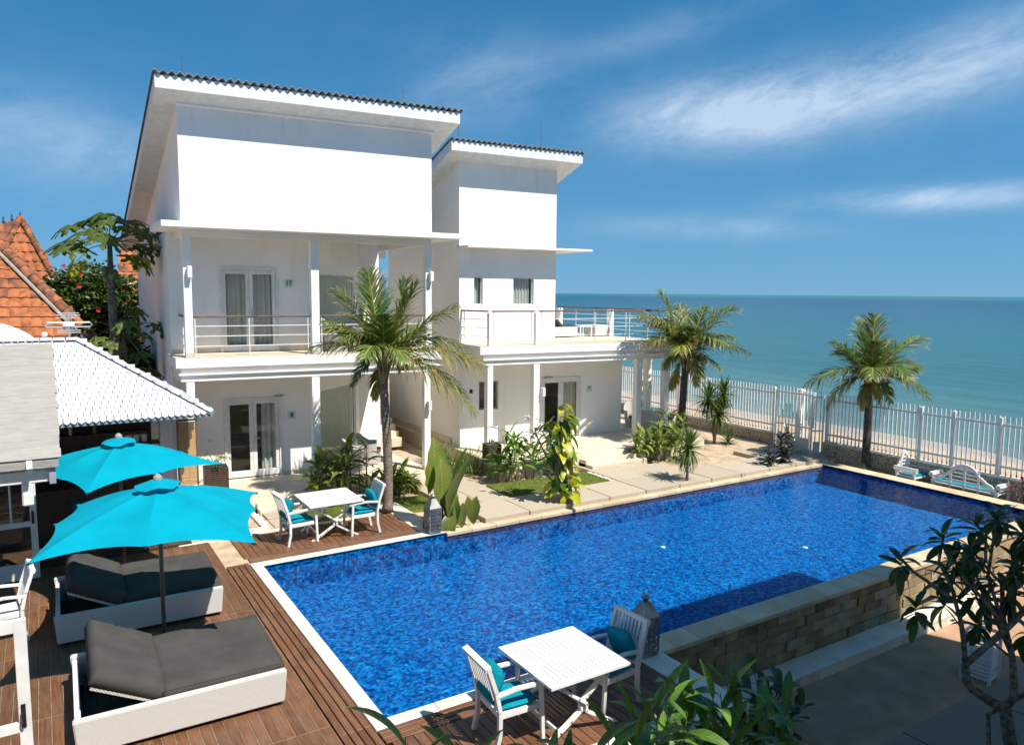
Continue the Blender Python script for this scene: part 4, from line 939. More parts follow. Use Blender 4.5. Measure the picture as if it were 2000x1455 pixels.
capm = cap.mesh('ridge_cap', SHING)
hv = Vector((EX - RX, EY0 - RY, EZ - RZ)); nh = 17
for i in range(nh):
    p = Vector((RX, RY + y_, RZ)) + hv * (i / nh)
    place('ridge_cap', capm, pav, M=orient(p + Vector((0, 0, .012)), atan2(hv.y, hv.x), math.asin(hv.z / hv.length) + .03))
for i in range(16): place('ridge_cap', capm, pav, M=orient((RX - i * .21, RY + y_, RZ + .012), pi, -.03))
for x, y in ((2.0, 16.45), (-3, 15.6), (2.0, 17.9)): G().box(x - .1, x + .1, y + y_ - .1, y + y_ + .1, 0, EZ + .1).build('post', WHITEW, pav, bevel=.01)
G().box(-6, 2.15, 17.9 + y_, 18.0 + y_, 0, EZ).build('back_wall', DARKW, pav)
G().box(-6, 2.3, 15.5 + y_, 18.0 + y_, -.02, .035).build('floor', DARKW, pav)
G().box(-5, 1.2, 16.9 + y_, 17.2 + y_, .035, 1.05).build('bar_counter', DARKW, pav)
G().box(-5, 2.5, 15.3 + y_, 15.4 + y_, EZ - .12, EZ + .05).build('eave_beam', DARKW, pav); G().box(2.4, 2.5, 15.24 + y_, 18 + y_, EZ - .17, EZ - .07).build('eave_beam', WHITEW, pav)
for k in range(2): G().box(-4, 1.8, 17.6 + y_, 17.88 + y_, 1.5 + k * .45, 1.54 + k * .45).build('bar_shelf', DARKW, pav)
for k in range(14):
    bt = G().lathe([(.035, 0), (.038, .16), (.014, .22), (.014, .3)], 8).build('bottle', [STEEL, BLACK, FRUIT][k % 3], None, (-1.6 + k * .22, 17.72, 1.54 + (k % 2) * .45)); tag(bt, 'dim bottle standing on shelf inside the shaded bar pavilion', 'bottle', 'bottles on the bar shelf')
for k in range(3):
    pt = G().lathe([(.05, 0), (.06, .15)], 10).build('pot', WHITEW, None, (1.35 + k * .14, 17.05 - .5, 1.95)); tag(pt, 'white cup hung under the pavilion eave, %s of three' % ('left', 'middle', 'right')[k], 'cup', 'white cups by the pavilion post')
sh_ = G().box(1.2, 1.9, 16.4, 16.7, 1.9, 1.948).build('shelf', DARKW); tag(sh_, 'dark shelf board carrying white cups beside pavilion post', 'shelf')
stl = thing('bar_stool', 'wooden bar stool with turquoise seat in front of bar', 'stool', (.5, 16.5, .035)); G().box(-.2, .2, -.18, .18, .72, .8).build('seat', TEAL, stl, bevel=.03, seg=2)
for sx in (-.15, .15):
    for sy in (-.13, .13): G().box(sx - .02, sx + .02, sy - .02, sy + .02, 0, .72).build('leg', POLEW, stl)
# dish and antenna on the roof
ds = thing('satellite_dish', 'white satellite dish behind the pavilion ridge', 'dish', (-.55, 17.1, 3.7))
dm = G(); vs = []; fs = []
for i in range(7):
    for k in range(20):
        r_ = i / 6 * .52; vs.append((r_ * cos(k * pi / 10), r_ * sin(k * pi / 10), .45 * r_ * r_))
for i in range(6):
    for k in range(20): fs.append((i * 20 + k, i * 20 + (k + 1) % 20, (i + 1) * 20 + (k + 1) % 20, (i + 1) * 20 + k))
dm.add(vs, fs); d_ = dm.build('dish', WHITEW, ds, (0, 0, .28), smooth=True); d_.rotation_euler = (radians(18), radians(28), 0)
G().tube([(0, 0, -.4), (0, 0, .27)], .03, 8).build('mast', ALU, ds); G().tube([(.4, -.05, .1), (.62, -.05, .2), (.66, -.05, .34)], .014, 6).build('arm', ALU, ds); G().lathe([(.02, -.06), (.05, -.03), (.05, .05), (.02, .07)], 10, (.58, -.05, .4)).build('receiver', WHITEW, ds, smooth=True)
an = thing('antenna', 'white television antenna above the pavilion ridge', 'antenna', (.44, 17.0, 3.7))
G().tube([(0, 0, 0), (0, 0, .85)], .018, 8).build('mast', ALU, an)
lp = [(-.36, .56), (.36, .56), (.4, .6), (.36, .65), (-.36, .65), (-.4, .6), (-.36, .56)]; G().tube([(x, 0, z) for x, z in lp], .012, 6).build('loop', ALU, an)
for z, w_ in ((.45, .2), (.49, .2), (.74, .2), (.79, .2), (.83, .18)): G().tube([(-w_, 0, z), (w_, 0, z)], .009, 6).build('element', ALU, an)
for x in (-.05, .05): G().tube([(x, 0, .44), (x, 0, .83)], .009, 6).build('spar', ALU, an)
G().box(-.1, .1, -.02, .02, .57, .65).build('junction_box', WHITEW, an)
# ------------------------------------------------------------------ restaurant on the left edge
rs = thing('restaurant', 'restaurant front with weathered board roof and glazed white doors', 'building', (-1.5, 12, 0)); bx_, by_ = 1.5, -12
s0, s1 = Vector((0, 12.2, 2.6)), Vector((0, 14.2, 4.04)); nr = 22; rth = math.atan2(1.44, 2.0); Ls = (s1 - s0).length
rbm = [G().box(-2.9, 0, 0, Ls / nr * 1.5, 0, .022 + .004 * k).mesh('roof_board', GREYW) for k in range(3)]
for i in range(nr):
    p = s0 + (s1 - s0) * (i / nr)
    place('roof_board', rbm[i % 3], rs, M=Matrix.Translation((.13 + bx_ + RU(-.02, .015), p.y + by_, p.z + .02)) @ Matrix.Rotation(rth + .035, 4, 'X') @ Matrix.Rotation(RU(-.004, .004), 4, 'Z'))
g = G(); g.hexa([(-1.4, .2, 2.5), (.1 + bx_, .2, 2.5), (.1 + bx_, 2.2, 3.94), (-1.4, 2.2, 3.94), (-1.4, .2, 2.6), (.1 + bx_, .2, 2.6), (.1 + bx_, 2.2, 4.04), (-1.4, 2.2, 4.04)]); g.build('roof_panel', GREYW, rs)
g = G(); g.hexa([(-1.4, 2.21, 3.94), (.1 + bx_, 2.21, 3.94), (.1 + bx_, 3.4, 3.0), (-1.4, 3.4, 3.0), (-1.4, 2.21, 4.04), (.1 + bx_, 2.21, 4.04), (.1 + bx_, 3.4, 3.1), (-1.4, 3.4, 3.1)]); g.build('rear_roof_panel', GREYW, rs)
G().box(-1.2, .04 + bx_, .32, .42, 2.27, 2.45).build('eave_beam', WHITEW, rs, bevel=.01); G().box(-.02 + bx_, .06 + bx_, .25, .6, 2.25, 2.58).build('beam_end', GREYM, rs)
for x in (-.25, -.75, -1.3): G().bar((x + bx_, .1, 2.49), (x + bx_, 1.4, 3.38), .07, .1).build('rafter', WHITEW, rs)
G().box(-.36 + bx_, -.22 + bx_, .3, .44, 1.95, 2.27).build('corbel', WHITEW, rs, bevel=.02)
g = G(); g.box(-.1, .0, -9, -3.6, 0, 2.9); g.box(-.1, .0, -3.6, 2.9, 2.35, 2.9); g.build('wall', WHITE, rs)
def glazed(x0, x1, y, z1, hx):
    d = G(); s = .1
    d.box(x0, x0 + s, y, y + .05, .03, z1); d.box(x1 - s, x1, y, y + .05, .03, z1)
    for z, h in ((.03, .28), (.95, .09), (z1 - .12, .12)): d.box(x0 + s, x1 - s, y, y + .05, z, z + h)
    for k in (1,): d.box((x0 + x1) / 2 - .015, (x0 + x1) / 2 + .015, y + .004, y + .046, 1.04, z1 - .12)
    o = d.build('door', WHITEW, rs, bevel=.004)
    G().box(x0 + s, x1 - s, y + .02, y + .027, .31, .95).build('pane', GLASS, o); G().box(x0 + s, (x0 + x1) / 2 - .016, y + .02, y + .027, 1.04, z1 - .12).build('pane', GLASS, o); G().box((x0 + x1) / 2 + .016, x1 - s, y + .02, y + .027, 1.04, z1 - .12).build('pane', GLASS, o)
    h = G(); h.tube([(hx, y - .05, 1.05), (hx, y - .07, 1.12), (hx, y - .05, 1.2)], .012, 6); h.box(hx - .018, hx + .018, y - .012, y - .001, 1.0, 1.22); h.build('handle', BLACK, o)
glazed(-.98 + bx_, -.24 + bx_, 14.9 + by_, 2.15, -.3 + bx_); glazed(-1.02 + bx_, -.26 + bx_, 7.85 + by_, 2.02, -.32 + bx_)
# bamboo blind
bb = thing('bamboo_blind', 'golden woven bamboo blind hanging beside pavilion and house corner', 'blind', (2.45, 16.62, .9))
slm = G().tube([(-.17, 0, 0), (.17, 0, 0)], .0095, 6).mesh('bamboo_slat', BAMBOO)
for i in range(72): place('bamboo_slat', slm, bb, (0, RU(-.002, .002), .02 + i * .0188))
for x in (-.185, .185): G().box(x - .016, x + .016, -.016, .016, 0, 1.4).build('edge_lath', POLEW, bb)
G().box(-.2, .2, -.02, .02, 1.385, 1.42).build('headrail', DARKW, bb)
bpn = G().box(2.1, 2.24, 16.64, 16.7, .035, 2.62).build('door_panel', WHITEW); tag(bpn, 'narrow white door panel behind the bamboo blind', 'panel')
# ------------------------------------------------------------------ terracotta roofs behind
def tilemesh(w_, l, name, m):
    g = G(); n = 5; vs = []
    for i in range(n + 1):
        x = -w_ / 2 + w_ * i / n; z = .028 * sin(pi * i / n * 1.0) * (1 if i else 1)
        vs += [(x, 0, z + .02), (x, l, z), (x, 0, z)]
    fs = []
    for i in range(n):
        a = i * 3; b = a + 3; fs += [(a, b, b + 1, a + 1), (a + 2, b + 2, b, a)]
    g.add(vs, fs); return g.mesh(name, m)
def tiled(root, o, du, ds, shape, w_, l, m, lim=300):
    """o: origin of the slope, du: unit along eave, ds: unit up slope, shape(t)->(u0,u1) or None"""
    du = Vector(du).normalized(); ds = Vector(ds).normalized(); nn = du.cross(ds).normalized()
    M0 = Matrix((( du.x, ds.x, nn.x, 0), (du.y, ds.y, nn.y, 0), (du.z, ds.z, nn.z, 0), (0, 0, 0, 1)))
    me = tilemesh(w_, l * 1.12, 'roof_tile', m); mes = tilemesh(w_, l * 1.12, 'roof_tile', ORANGED); k = 0; r_ = 0
    while True:
        q = shape(r_ * l)
        if q is None: break
        u = q[0] + w_ / 2
        while u < q[1] - w_ * .2:
            p = Vector(o) + du * u + ds * (r_ * l) + nn * (.03 + RU(0, .006))
            if k < lim: place('roof_tile', mes if random.random() < .13 else me, root, M=Matrix.Translation(p) @ M0 @ Matrix.Rotation(-.03, 4, 'X'))
            k += 1; u += w_
        r_ += 1
def ridgecaps(root, a, b, n, r_=.13):
    a = Vector(a); b = Vector(b); d = b - a; g = G(); L_ = d.length / n * 1.08; vs = []
    for i in range(7):
        t = pi * i / 6; vs += [(0, r_ * cos(t), r_ * sin(t) * .9), (L_, r_ * 1.18 * cos(t), r_ * 1.12 * sin(t) * .9)]
    g.add(vs, [(2 * i, 2 * i + 1, 2 * i + 3, 2 * i + 2) for i in range(6)]); g.add(vs[1::2], [tuple(range(7))]); me = g.mesh('ridge_tile', ORANGED)
    for i in range(n): place('ridge_tile', me, root, M=orient(a + d * (i / n), atan2(d.y, d.x), math.asin(d.z / d.length)))
def plane(root, pts, m, name, th=.05):
    g = G(); g.add(list(pts), [tuple(range(len(pts)))]); g.add([(x, y, z - th) for x, y, z in pts], [tuple(range(len(pts)))[::-1]]); return g.build(name, m, root)
# near terracotta roof
ra = thing('tiled_roof_house', 'orange clay tiled hip roof just behind the pavilion', 'house', (-1, 26, 0))
oa = Vector((-1, 26, 0)); e0 = Vector((-5.2, 23.4, 2.9)) - oa; e1 = Vector((1.75, 23.4, 2.9)) - oa; ap = Vector((-1.35, 26.4, 6.75)) - oa; er = Vector((1.75, 26.6, 2.9)) - oa
plane(ra, [e0, e1, ap, Vector((-5.2, 26.4, 6.75)) - oa], ORANGED, 'roof_slope'); plane(ra, [e1, er, ap], ORANGED, 'roof_slope')
dsv = Vector((0, 3.0, 3.85)); Lsl = dsv.length
def sh_a(d):
    if d > Lsl: return None
    return (-3.4 - (-5.2), (1.75 + (-1.35 - 1.75) * d / Lsl) + 5.2)
tiled(ra, e0, (1, 0, 0), dsv, lambda d: None if d > Lsl else (3.2, (1.75 - 3.1 * d / Lsl) + 5.2), .25, .33, ORANGE, 290)
ridgecaps(ra, ap + Vector((0, 0, .03)), e1 + Vector((0, 0, .03)), 16, .15)
d1 = (e1 - ap)
for sgn in (-1, 1):
    sd = Vector((0.16, 0.16, 0)) * sgn
    G().tube([ap + sd + Vector((0, 0, -.03)), e1 + sd + Vector((0, 0, -.03))], .05, 6).build('mortar_bed', MORTAR, ra)
G().box(-4, 2.4, -2.0, .4, 0, 3.0).build('wall', WHITE, ra)
# far steep roof with spiked ridge
rbk = thing('tiled_roof_house', 'steep peaked orange tiled roof with dark spiked ridge far left', 'house', (-1, 33, 0)); ob = Vector((-1, 33, 0))
ap = Vector((-.48, 33, 7.55)) - ob; f0 = Vector((-2.2, 31.6, 3.6)) - ob; f1 = Vector((1.25, 31.6, 3.6)) - ob; l0 = Vector((-3.6, 33, 6.4)) - ob
plane(rbk, [f0, f1, ap], ORANGED, 'roof_slope'); plane(rbk, [f0, ap, l0, Vector((-4.6, 31.0, 3.6)) - ob], ORANGED, 'roof_slope'); plane(rbk, [f1, Vector((1.25, 36, 3.6)) - ob, ap], ORANGED, 'roof_slope')
dsb = Vector((0, 1.4, 3.95)); Lb = dsb.length; mid = (-.48 + 2.2)
tiled(rbk, f0, (1, 0, 0), dsb, lambda d: None if d > Lb - .3 else (mid * d / Lb, 3.45 + (mid - 3.45) * d / Lb), .24, .36, ORANGE, 140)
ridgecaps(rbk, ap + Vector((0, -.02, .03)), f1 + Vector((0, -.02, .03)), 13, .12); ridgecaps(rbk, ap + Vector((0, -.02, .03)), f0 + Vector((0, -.02, .03)), 13, .12)
for i in range(9):
    p = ap + (l0 - ap) * (i / 12); G().lathe([(.04, 0), (.045, .07), (.02, .12), (.03, .16), (.005, .26)], 6, p).build('ridge_spike', DARKW, rbk)
G().box(-3, 2.0, -1, 3, 0, 3.7).build('wall', WHITE, rbk)
# roof glimpsed between papaya leaves and house
rc = thing('tiled_roof_house', 'orange tiled roof glimpsed between papaya tree and white house', 'house', (2.5, 33, 0)); oc = Vector((2.5, 33, 0))
c0 = Vector((1.75, 29.5, 1.9)) - oc; c1 = Vector((5.5, 29.5, 1.9)) - oc; plane(rc, [c0, c1, Vector((5.5, 33, 6.6)) - oc, Vector((2.75, 33, 6.6)) - oc], ORANGED, 'roof_slope')
dsc = Vector((0, 3.5, 4.7)); Lc = dsc.length
tiled(rc, c0, (1, 0, 0), dsc, lambda d: None if d > Lc else (1.0 * d / Lc, 3.2), .26, .36, ORANGE, 280)
G().box(-.5, 3, -2.5, 3, 0, 2.2).build('wall', WHITE, rc)
# ================================================================== furniture
def cushion(w_, d, h, name, m, seg=10, puff=1.0, parent=None):
    g = G(); vs = []; fs = []; n = seg
    for s_ in (1, -1):
        for j in range(n + 1):
            for i in range(n + 1):
                a = i / n * 2 - 1; b = j / n * 2 - 1; e = max(0, (1 - abs(a) ** 5) * (1 - abs(b) ** 5)) ** .5
                k = 1 - .035 * (abs(a * b)) if puff > .9 else 1
                vs.append((a * w_ / 2 * (1 - .05 * (1 - abs(b)) * 0) * k, b * d / 2 * k, s_ * h / 2 * e + 0.0))
    N_ = (n + 1) ** 2
    for j in range(n):
        for i in range(n):
            a = j * (n + 1) + i; fs.append((a, a + 1, a + n + 2, a + n + 1)); fs.append((N_ + a, N_ + a + n + 1, N_ + a + n + 2, N_ + a + 1))
    g.add(vs, fs); return g.mesh(name, m, smooth=True)
SEATC = cushion(.47, .47, .085, 'seat_cushion', TEAL); PILL = cushion(.40, .40, .15, 'throw_pillow', TEAL)
def table(loc, rz, label):
    t = thing('garden_table', label, 'table', loc, rz); a = .56
    tp = G()
    for y0, y1 in ((-a, -a + .085), (-.045, .045), (a - .085, a)): tp.box(-a, a, y0, y1, .725, .755)
    for x0, x1 in ((-a, -a + .085), (a - .085, a)): tp.box(x0, x1, -a + .085, -.045, .7252, .7548); tp.box(x0, x1, .045, a - .085, .7252, .7548)
    top = tp.build('tabletop_frame', WHITEW, t)
    sm = G().box(-.0295, .0295, 0, .43, .729, .750).mesh('slat', WHITEW)
    n = 14
    for i in range(n):
        x = -a + .085 + (2 * a - .17) * (i + .5) / n
        for y in (-a + .085, .045): place('slat', sm, t, (x, y, 0))
    for sy in (-1, 1):          # curved crossing legs
        for sx in (-1, 1):
            pts = []
            for k in range(9):
                q = k / 8; x = sx * (.46 - .92 * q); pts.append(Vector((x + sx * .10 * sin(pi * q) * (1 if q > .5 else -.3), sy * (.41 - (.03 if sx > 0 else 0)), .70 * (1 - q))))
            lg = G()
            for k in range(8): lg.bar(pts[k], pts[k + 1] + (pts[k + 1] - pts[k]) * .12, .028, .062, up=(0, 1, 0))
            lg.build('leg', WHITEW, t)
    G().bar((-.36, -.4, .12), (-.36, .4, .12), .025, .05).build('stretcher', WHITEW, t); G().bar((0.0, -.4, .33), (0.0, .4, .33), .03, .03).build('stretcher', WHITEW, t)
    return t
def chair(loc, rz, label):
    c = thing('garden_chair', label, 'chair', loc, rz, 'white slatted armchairs'); w_ = .27
    for sy in (-1, 1):
        y = sy * w_
        G().add([], []).bar((.27, y, .66), (.30, y, 0), .045, .045, up=(0, 1, 0)).build('leg', WHITEW, c, bevel=.004)
        g = G()
        pts = [(-.30, y, 0), (-.25, y, .22), (-.25, y, .46), (-.30, y, .7), (-.40, y, 1.0)]
        for k in range(4): g.bar(pts[k], tuple(Vector(pts[k + 1]) + (Vector(pts[k + 1]) - Vector(pts[k])) * .03), .045, .05, up=(0, 1, 0))
        g.build('leg', WHITEW, c)
        g = G(); ap_ = [(-.29, y, .655), (-.05, y, .685), (.2, y, .675), (.34, y, .655)]
        for k in range(3): g.bar(ap_[k], ap_[k + 1], .055, .03)
        g.build('armrest', WHITEW, c)
    f_ = G(); f_.box(-.24, .28, -w_ + .023, -w_ + .05, .36, .42); f_.box(-.24, .28, w_ - .05, w_ - .023, .36, .42); f_.box(.25, .28, -w_ + .05, w_ - .05, .36, .42); f_.box(-.24, -.21, -w_ + .05, w_ - .05, .36, .42); f_.box(-.21, .25, -w_ + .05, w_ - .05, .40, .42); f_.build('seat_frame', WHITEW, c)
    G().bar((-.402, -w_ - .02, .995), (-.402, w_ + .02, .995), .07, .045, up=(-.3, 0, 1)).build('top_rail', WHITEW, c); G().bar((-.255, -w_, .5), (-.255, w_, .5), .04, .03).build('lower_rail', WHITEW, c)
    for k in range(8):
        y = -w_ + .06 + k * (2 * w_ - .12) / 7
        G().bar((-.255, y, .5), (-.398, y, .98), .012, .034, up=(0, 1, 0)).build('slat', WHITEW, c)
    return c
def dress(loc, rz, l1, l2, tilt=.0):
    R_ = Matrix.Translation(Vector(loc)) @ Matrix.Rotation(rz, 4, 'Z')
    tag(place('seat_cushion', SEATC, M=R_ @ Matrix.Translation((.03, 0, .46))), l1, 'cushion', 'teal seat cushions')
    tag(place('throw_pillow', PILL, M=R_ @ Matrix.Translation((-.215, .02, .685)) @ Matrix.Rotation(tilt, 4, 'X') @ Matrix.Rotation(radians(-70), 4, 'Y')), l2, 'pillow', 'teal throw pillows')
table((4.86, 14.82, 0), 0, 'white slatted folding table on the far deck beyond the pool corner')
table((5.02, 6.78, 0), 0, 'white slatted folding table at the near pool edge')
ch = chair((4.16, 14.64, 0), radians(4), 'white slatted armchair left of the far deck table, nearest the umbrellas')
dup(ch, (5.48, 14.57, 0), radians(178), 'white slatted armchair right of the far deck table, by the palm trunk')
dup(ch, (4.27, 6.8, 0), radians(-3), 'white slatted armchair left of the near poolside table, back turned to the deck')
dup(ch, (5.70, 6.78, 0), radians(183), 'white slatted armchair right of the near table, beside the lantern')
dup(ch, (-.72, 12.55, 0), radians(186), 'white slatted armchair in shade at the left edge of the picture')
dress((4.16, 14.64, 0), radians(4), 'teal seat cushion on the far left chair', 'teal throw pillow on the far left chair')
dress((5.48, 14.57, 0), radians(178), 'teal seat cushion on the far right chair by the palm', 'teal throw pillow on the far right chair by the palm')
dress((4.27, 6.8, 0), radians(-3), 'teal seat cushion on the near left chair', 'teal throw pillow on the near left chair')
dress((5.70, 6.78, 0), radians(183), 'teal seat cushion on the near right chair by the lantern', 'teal throw pillow on the near right chair by the lantern', .1)
tb = thing('dining_table', 'edge of a white table in shade at the left margin', 'table', (-1.35, 13.3, 0)); G().box(-.4, .5, -.4, .35, .71, .75).build('tabletop', WHITEW, tb, bevel=.006)
for x in (-.3, .4):
    for y in (-.3, .26): G().box(x - .03, x + .03, y - .03, y + .03, 0, .71).build('leg', WHITEW, tb)
# daybeds
def daybed(loc, rz, label):
    d = thing('daybed', label, 'daybed', loc, rz, 'wicker daybeds with grey mattress'); L_, B, H_ = 2.24, 1.76, .45
    for y0, y1, yo in ((0, .1, .03), (B - .1, B, -.03)):
        g = G(); g.hexa([(.03, y0 + yo, .05), (L_ - .03, y0 + yo, .05), (L_ - .03, y1 + yo, .05), (.03, y1 + yo, .05), (0, y0, H_), (L_, y0, H_), (L_, y1, H_), (0, y1, H_)]); g.build('side_panel', WICK, d, bevel=.012, seg=2)
    G().box(L_ - .09, L_ - .02, .13, B - .13, .05, H_ - .09).build('end_panel', WICK, d); G().box(.02, .08, .13, B - .13, .05, H_ - .03).build('end_panel', WICK, d)
    for x in (.15, L_ - .15):
        for y in (.12, B - .12): G().box(x - .03, x + .03, y - .03, y + .03, 0, .05).build('foot', BLACK, d)
    for i in range(6): G().box(.13 + i * .14, .155 + i * .14, .13, B - .13, .2, .215).build('frame_slat', DARKW, d)
    G().box(.08, L_ - .09, .13, B - .13, .06, .08).build('base_floor', BLACK, d)
    hx = .86
    def pad(x0, x1, t, name):
        nx_, ny_ = 22, 20; vs = []; fs = []; rd = random.Random(hash(name) % 7 + 3)
        for side in (1, 0):
            for j in range(ny_ + 1):
                for i in range(nx_ + 1):
                    a, b = i / nx_, j / ny_; x = x0 + (x1 - x0) * a; y = .105 + (B - .21) * b
                    e = min(a * (x1 - x0), (1 - a) * (x1 - x0), b * (B - .21), (1 - b) * (B - .21)); ed = min(1, e / .05); ed = sqrt(1 - (1 - ed) ** 2)
                    seam = .014 * max(0, 1 - abs(b - .5) * (B - .21) / .035); wr = .0045 * sin(9 * x + 13 * y + 2 * sin(7 * y)) * sin(5 * y - 3 * x) + .003 * sin(23 * x - 11 * y)
                    z = t * (.72 + .28 * ed) - seam + wr * ed if side else t * .1 * (1 - ed)
                    vs.append((x, y, z))
        N_ = (nx_ + 1) * (ny_ + 1)
        for j in range(ny_):
            for i in range(nx_):
                k = j * (nx_ + 1) + i; fs.append((k, k + 1, k + nx_ + 2, k + nx_ + 1)); fs.append((N_ + k, N_ + k + nx_ + 1, N_ + k + nx_ + 2, N_ + k + 1))
        ring = [i for i in range(nx_ + 1)] + [j * (nx_ + 1) + nx_ for j in range(1, ny_ + 1)] + [ny_ * (nx_ + 1) + i for i in range(nx_ - 1, -1, -1)] + [j * (nx_ + 1) for j in range(ny_ - 1, 0, -1)]
        for q in range(len(ring)):
            a, b = ring[q], ring[(q + 1) % len(ring)]; fs.append((a, N_ + a, N_ + b, b))
        g = G(); g.add(vs, fs); return g.build(name, GREYC, d, smooth=True)
    m_ = pad(hx + .01, L_ - .01, .16, 'mattress'); m_.location = (0, 0, H_ - .06)
    G().tube([(hx + .05, .106, .118), (L_ - .05, .106, .118)], .005, 6).build('piping', GREYC, m_, (0, 0, 0))
    o = pad(0, .80, .19, 'back_cushion')
    o.matrix_basis = Matrix.Translation((hx, 0, H_ - .06)) @ Matrix.Rotation(radians(28), 4, 'Y') @ Matrix.Diagonal((-1, 1, 1, 1)); o.data.flip_normals()
    for y in (.13, B - .13): G().bar((hx, y, H_ - .07), (hx - .68, y, H_ + .285), .03, .03).build('back_frame', WICKG, d)
    return d
db = daybed((.06, 8.72, 0), radians(-1), 'white wicker daybed with grey mattress, nearest of the two, fully sunlit')
dup(db, (-.07, 11.78, 0), radians(-1), 'white wicker daybed with grey mattress half shaded under the parasol')
# parasols
def parasol(loc, rz, label, zt, zc, zm, half=1.25):
    p = thing('parasol', label, 'parasol', loc, rz, 'turquoise parasols over the daybeds')
    tips = []
    for k in range(8):
        a = k * pi / 4; r_ = half if k % 2 == 0 else half * 1.4142; tips.append(Vector((r_ * cos(a), r_ * sin(a), zm if k % 2 == 0 else zc)))
    apx = Vector((0, 0, zt)); N1, N2 = 8, 8
    for k in range(8):
        A, B_ = tips[k], tips[(k + 1) % 8]; g = G(); vs = []; fs = []
        for j in range(N2 + 1):
            for i in range(N1 + 1):
                s_ = i / N1; t = (.075 + .925 * j / N2) * (1 - (.075 if j else 0) * 4 * s_ * (1 - s_) * (j / N2) ** 2)
                e = A.lerp(B_, s_); q = apx.lerp(e, t)
                q.z += .05 * sin(pi * t) - .035 * 4 * s_ * (1 - s_) * sin(pi * min(1, t)) ; vs.append(q)
        for j in range(N2):
            for i in range(N1):
                a = j * (N1 + 1) + i; fs.append((a, a + 1, a + N1 + 2, a + N1 + 1))
        g.add(vs, fs); g.build('canopy_panel', TURQ, p, smooth=True)
        rb_ = G().bar(apx * .99 + Vector((0, 0, -.04)), A + Vector((0, 0, -.015)), .018, .022).build('rib', POLEW, p)
        tpk = G(); d_ = (A - apx).normalized(); tpk.hexa([A - d_ * .10 + Vector((-.04, -.04, -.02)), A - d_ * .10 + Vector((.04, -.04, -.02)), A - d_ * .10 + Vector((.04, .04, -.02)), A - d_ * .10 + Vector((-.04, .04, -.02))] + [A + Vector((-.015, -.015, .012)), A + Vector((.015, -.015, .012)), A + Vector((.015, .015, .012)), A + Vector((-.015, .015, .012))]); tpk.build('pocket', TURQ, p)
    g = G(); vs = []; fs = []; n = 32
    for j, (r_, z) in enumerate(((.05, zt + .085), (.15, zt + .06), (.27, zt + .005))):
        for i in range(n):
            a = 2 * pi * i / n; vs.append(((r_ + .02 * sin(4 * a)) * cos(a), r_ * sin(a), z + (.022 * sin(4 * a + 1) if j == 2 else 0)))
    for j in range(2):
        for i in range(n): fs.append((j * n + i, j * n + (i + 1) % n, (j + 1) * n + (i + 1) % n, (j + 1) * n + i))
    g.add(vs, fs); g.build('vent_cap', TURQ, p, smooth=True)
    G().lathe([(.06, 0), (.055, .04), (.02, .075)], 10, (0, 0, zt + .085)).build('finial', GREYW, p)
    G().tube([(0, 0, 0), (0, 0, zt)], .027, 12).build('pole', POLEW, p, smooth=True)
    G().lathe([(.22, 0), (.22, .04), (.05, .06), (.045, .3)], 16).build('base', GREYM, p)
parasol((1.2, 10.72, 0), radians(-14), 'turquoise parasol between the two daybeds, nearest', 2.41, 1.90, 1.98, 1.225)
parasol((.985, 13.85, 0), radians(25), 'turquoise parasol in front of the bar pavilion, farther back', 2.46, 2.03, 2.10, 1.15)
# lanterns
def lantern(loc, rz, label, w_=.125, hb=.52):
    l = thing('lantern', label, 'lantern', loc, rz, 'tall pierced metal lanterns')
    g = G(); g.box(-w_, w_, -w_, w_, 0, .045)
    for sx in (-1, 1):
        for sy in (-1, 1): g.box(sx * w_ - .011, sx * w_ + .011, sy * w_ - .011, sy * w_ + .011, .045, hb)
    g.box(-w_ - .008, w_ + .008, -w_ - .008, w_ + .008, hb, hb + .012); g.build('body_frame', LANT, l)
    p = G(); a = w_ - .011
    for i in range(4):
        x = -a + 2 * a * i / 3; p.box(x - .007, x + .007, -.004, .004, .045, hb)
    for k in range(7):
        z = .06 + k * (hb - .08) / 6; p.box(-a, a, -.0035, .0035, z - .007, z + .007)
    for cz in (.15, .29, .43):
        for r_ in (.045, .085):
            for i in range(14):
                a0, a1 = 2 * pi * i / 14, 2 * pi * (i + 1) / 14
                p.bar((r_ * cos(a0), 0, cz + r_ * sin(a0) * .8), (r_ * cos(a1), 0, cz + r_ * sin(a1) * .8), .009, .016, up=(0, 1, 0))
    pm_ = p.mesh('pierced_panel', LANT)
    for k in range(4): place('pierced_panel', pm_, l, M=Matrix.Rotation(k * pi / 2, 4, 'Z') @ Matrix.Translation((0, -w_, 0)))
    r = G(); q = w_ + .01; t = .045; z0, z1 = hb + .013, hb + .2
    r.hexa([(-q, -q, z0), (q, -q, z0), (q, q, z0), (-q, q, z0), (-t, -t, z1), (t, -t, z1), (t, t, z1), (-t, t, z1)]); r.build('roof', LANT, l)
    G().lathe([(.032, 0), (.032, .03), (.06, .045), (.062, .065), (.03, .085)], 14, (0, 0, z1)).build('cap', LANT, l, smooth=True)
    G().tube([(.055 * cos(a_), 0, z1 + .115 + .06 * sin(a_)) for a_ in [i * pi / 8 - .6 for i in range(13)]], .006, 6).build('ring', LANT, l)
    return l
la = lantern((6.72, 13.72, .006), radians(0), 'pierced metal lantern standing at the far pool corner, sunlit')
la2 = dup(la, (6.90, 7.42, .006), radians(0), 'dark pierced metal lantern behind the near right chair')
la2.scale = (1.06, 1.06, 1.06)
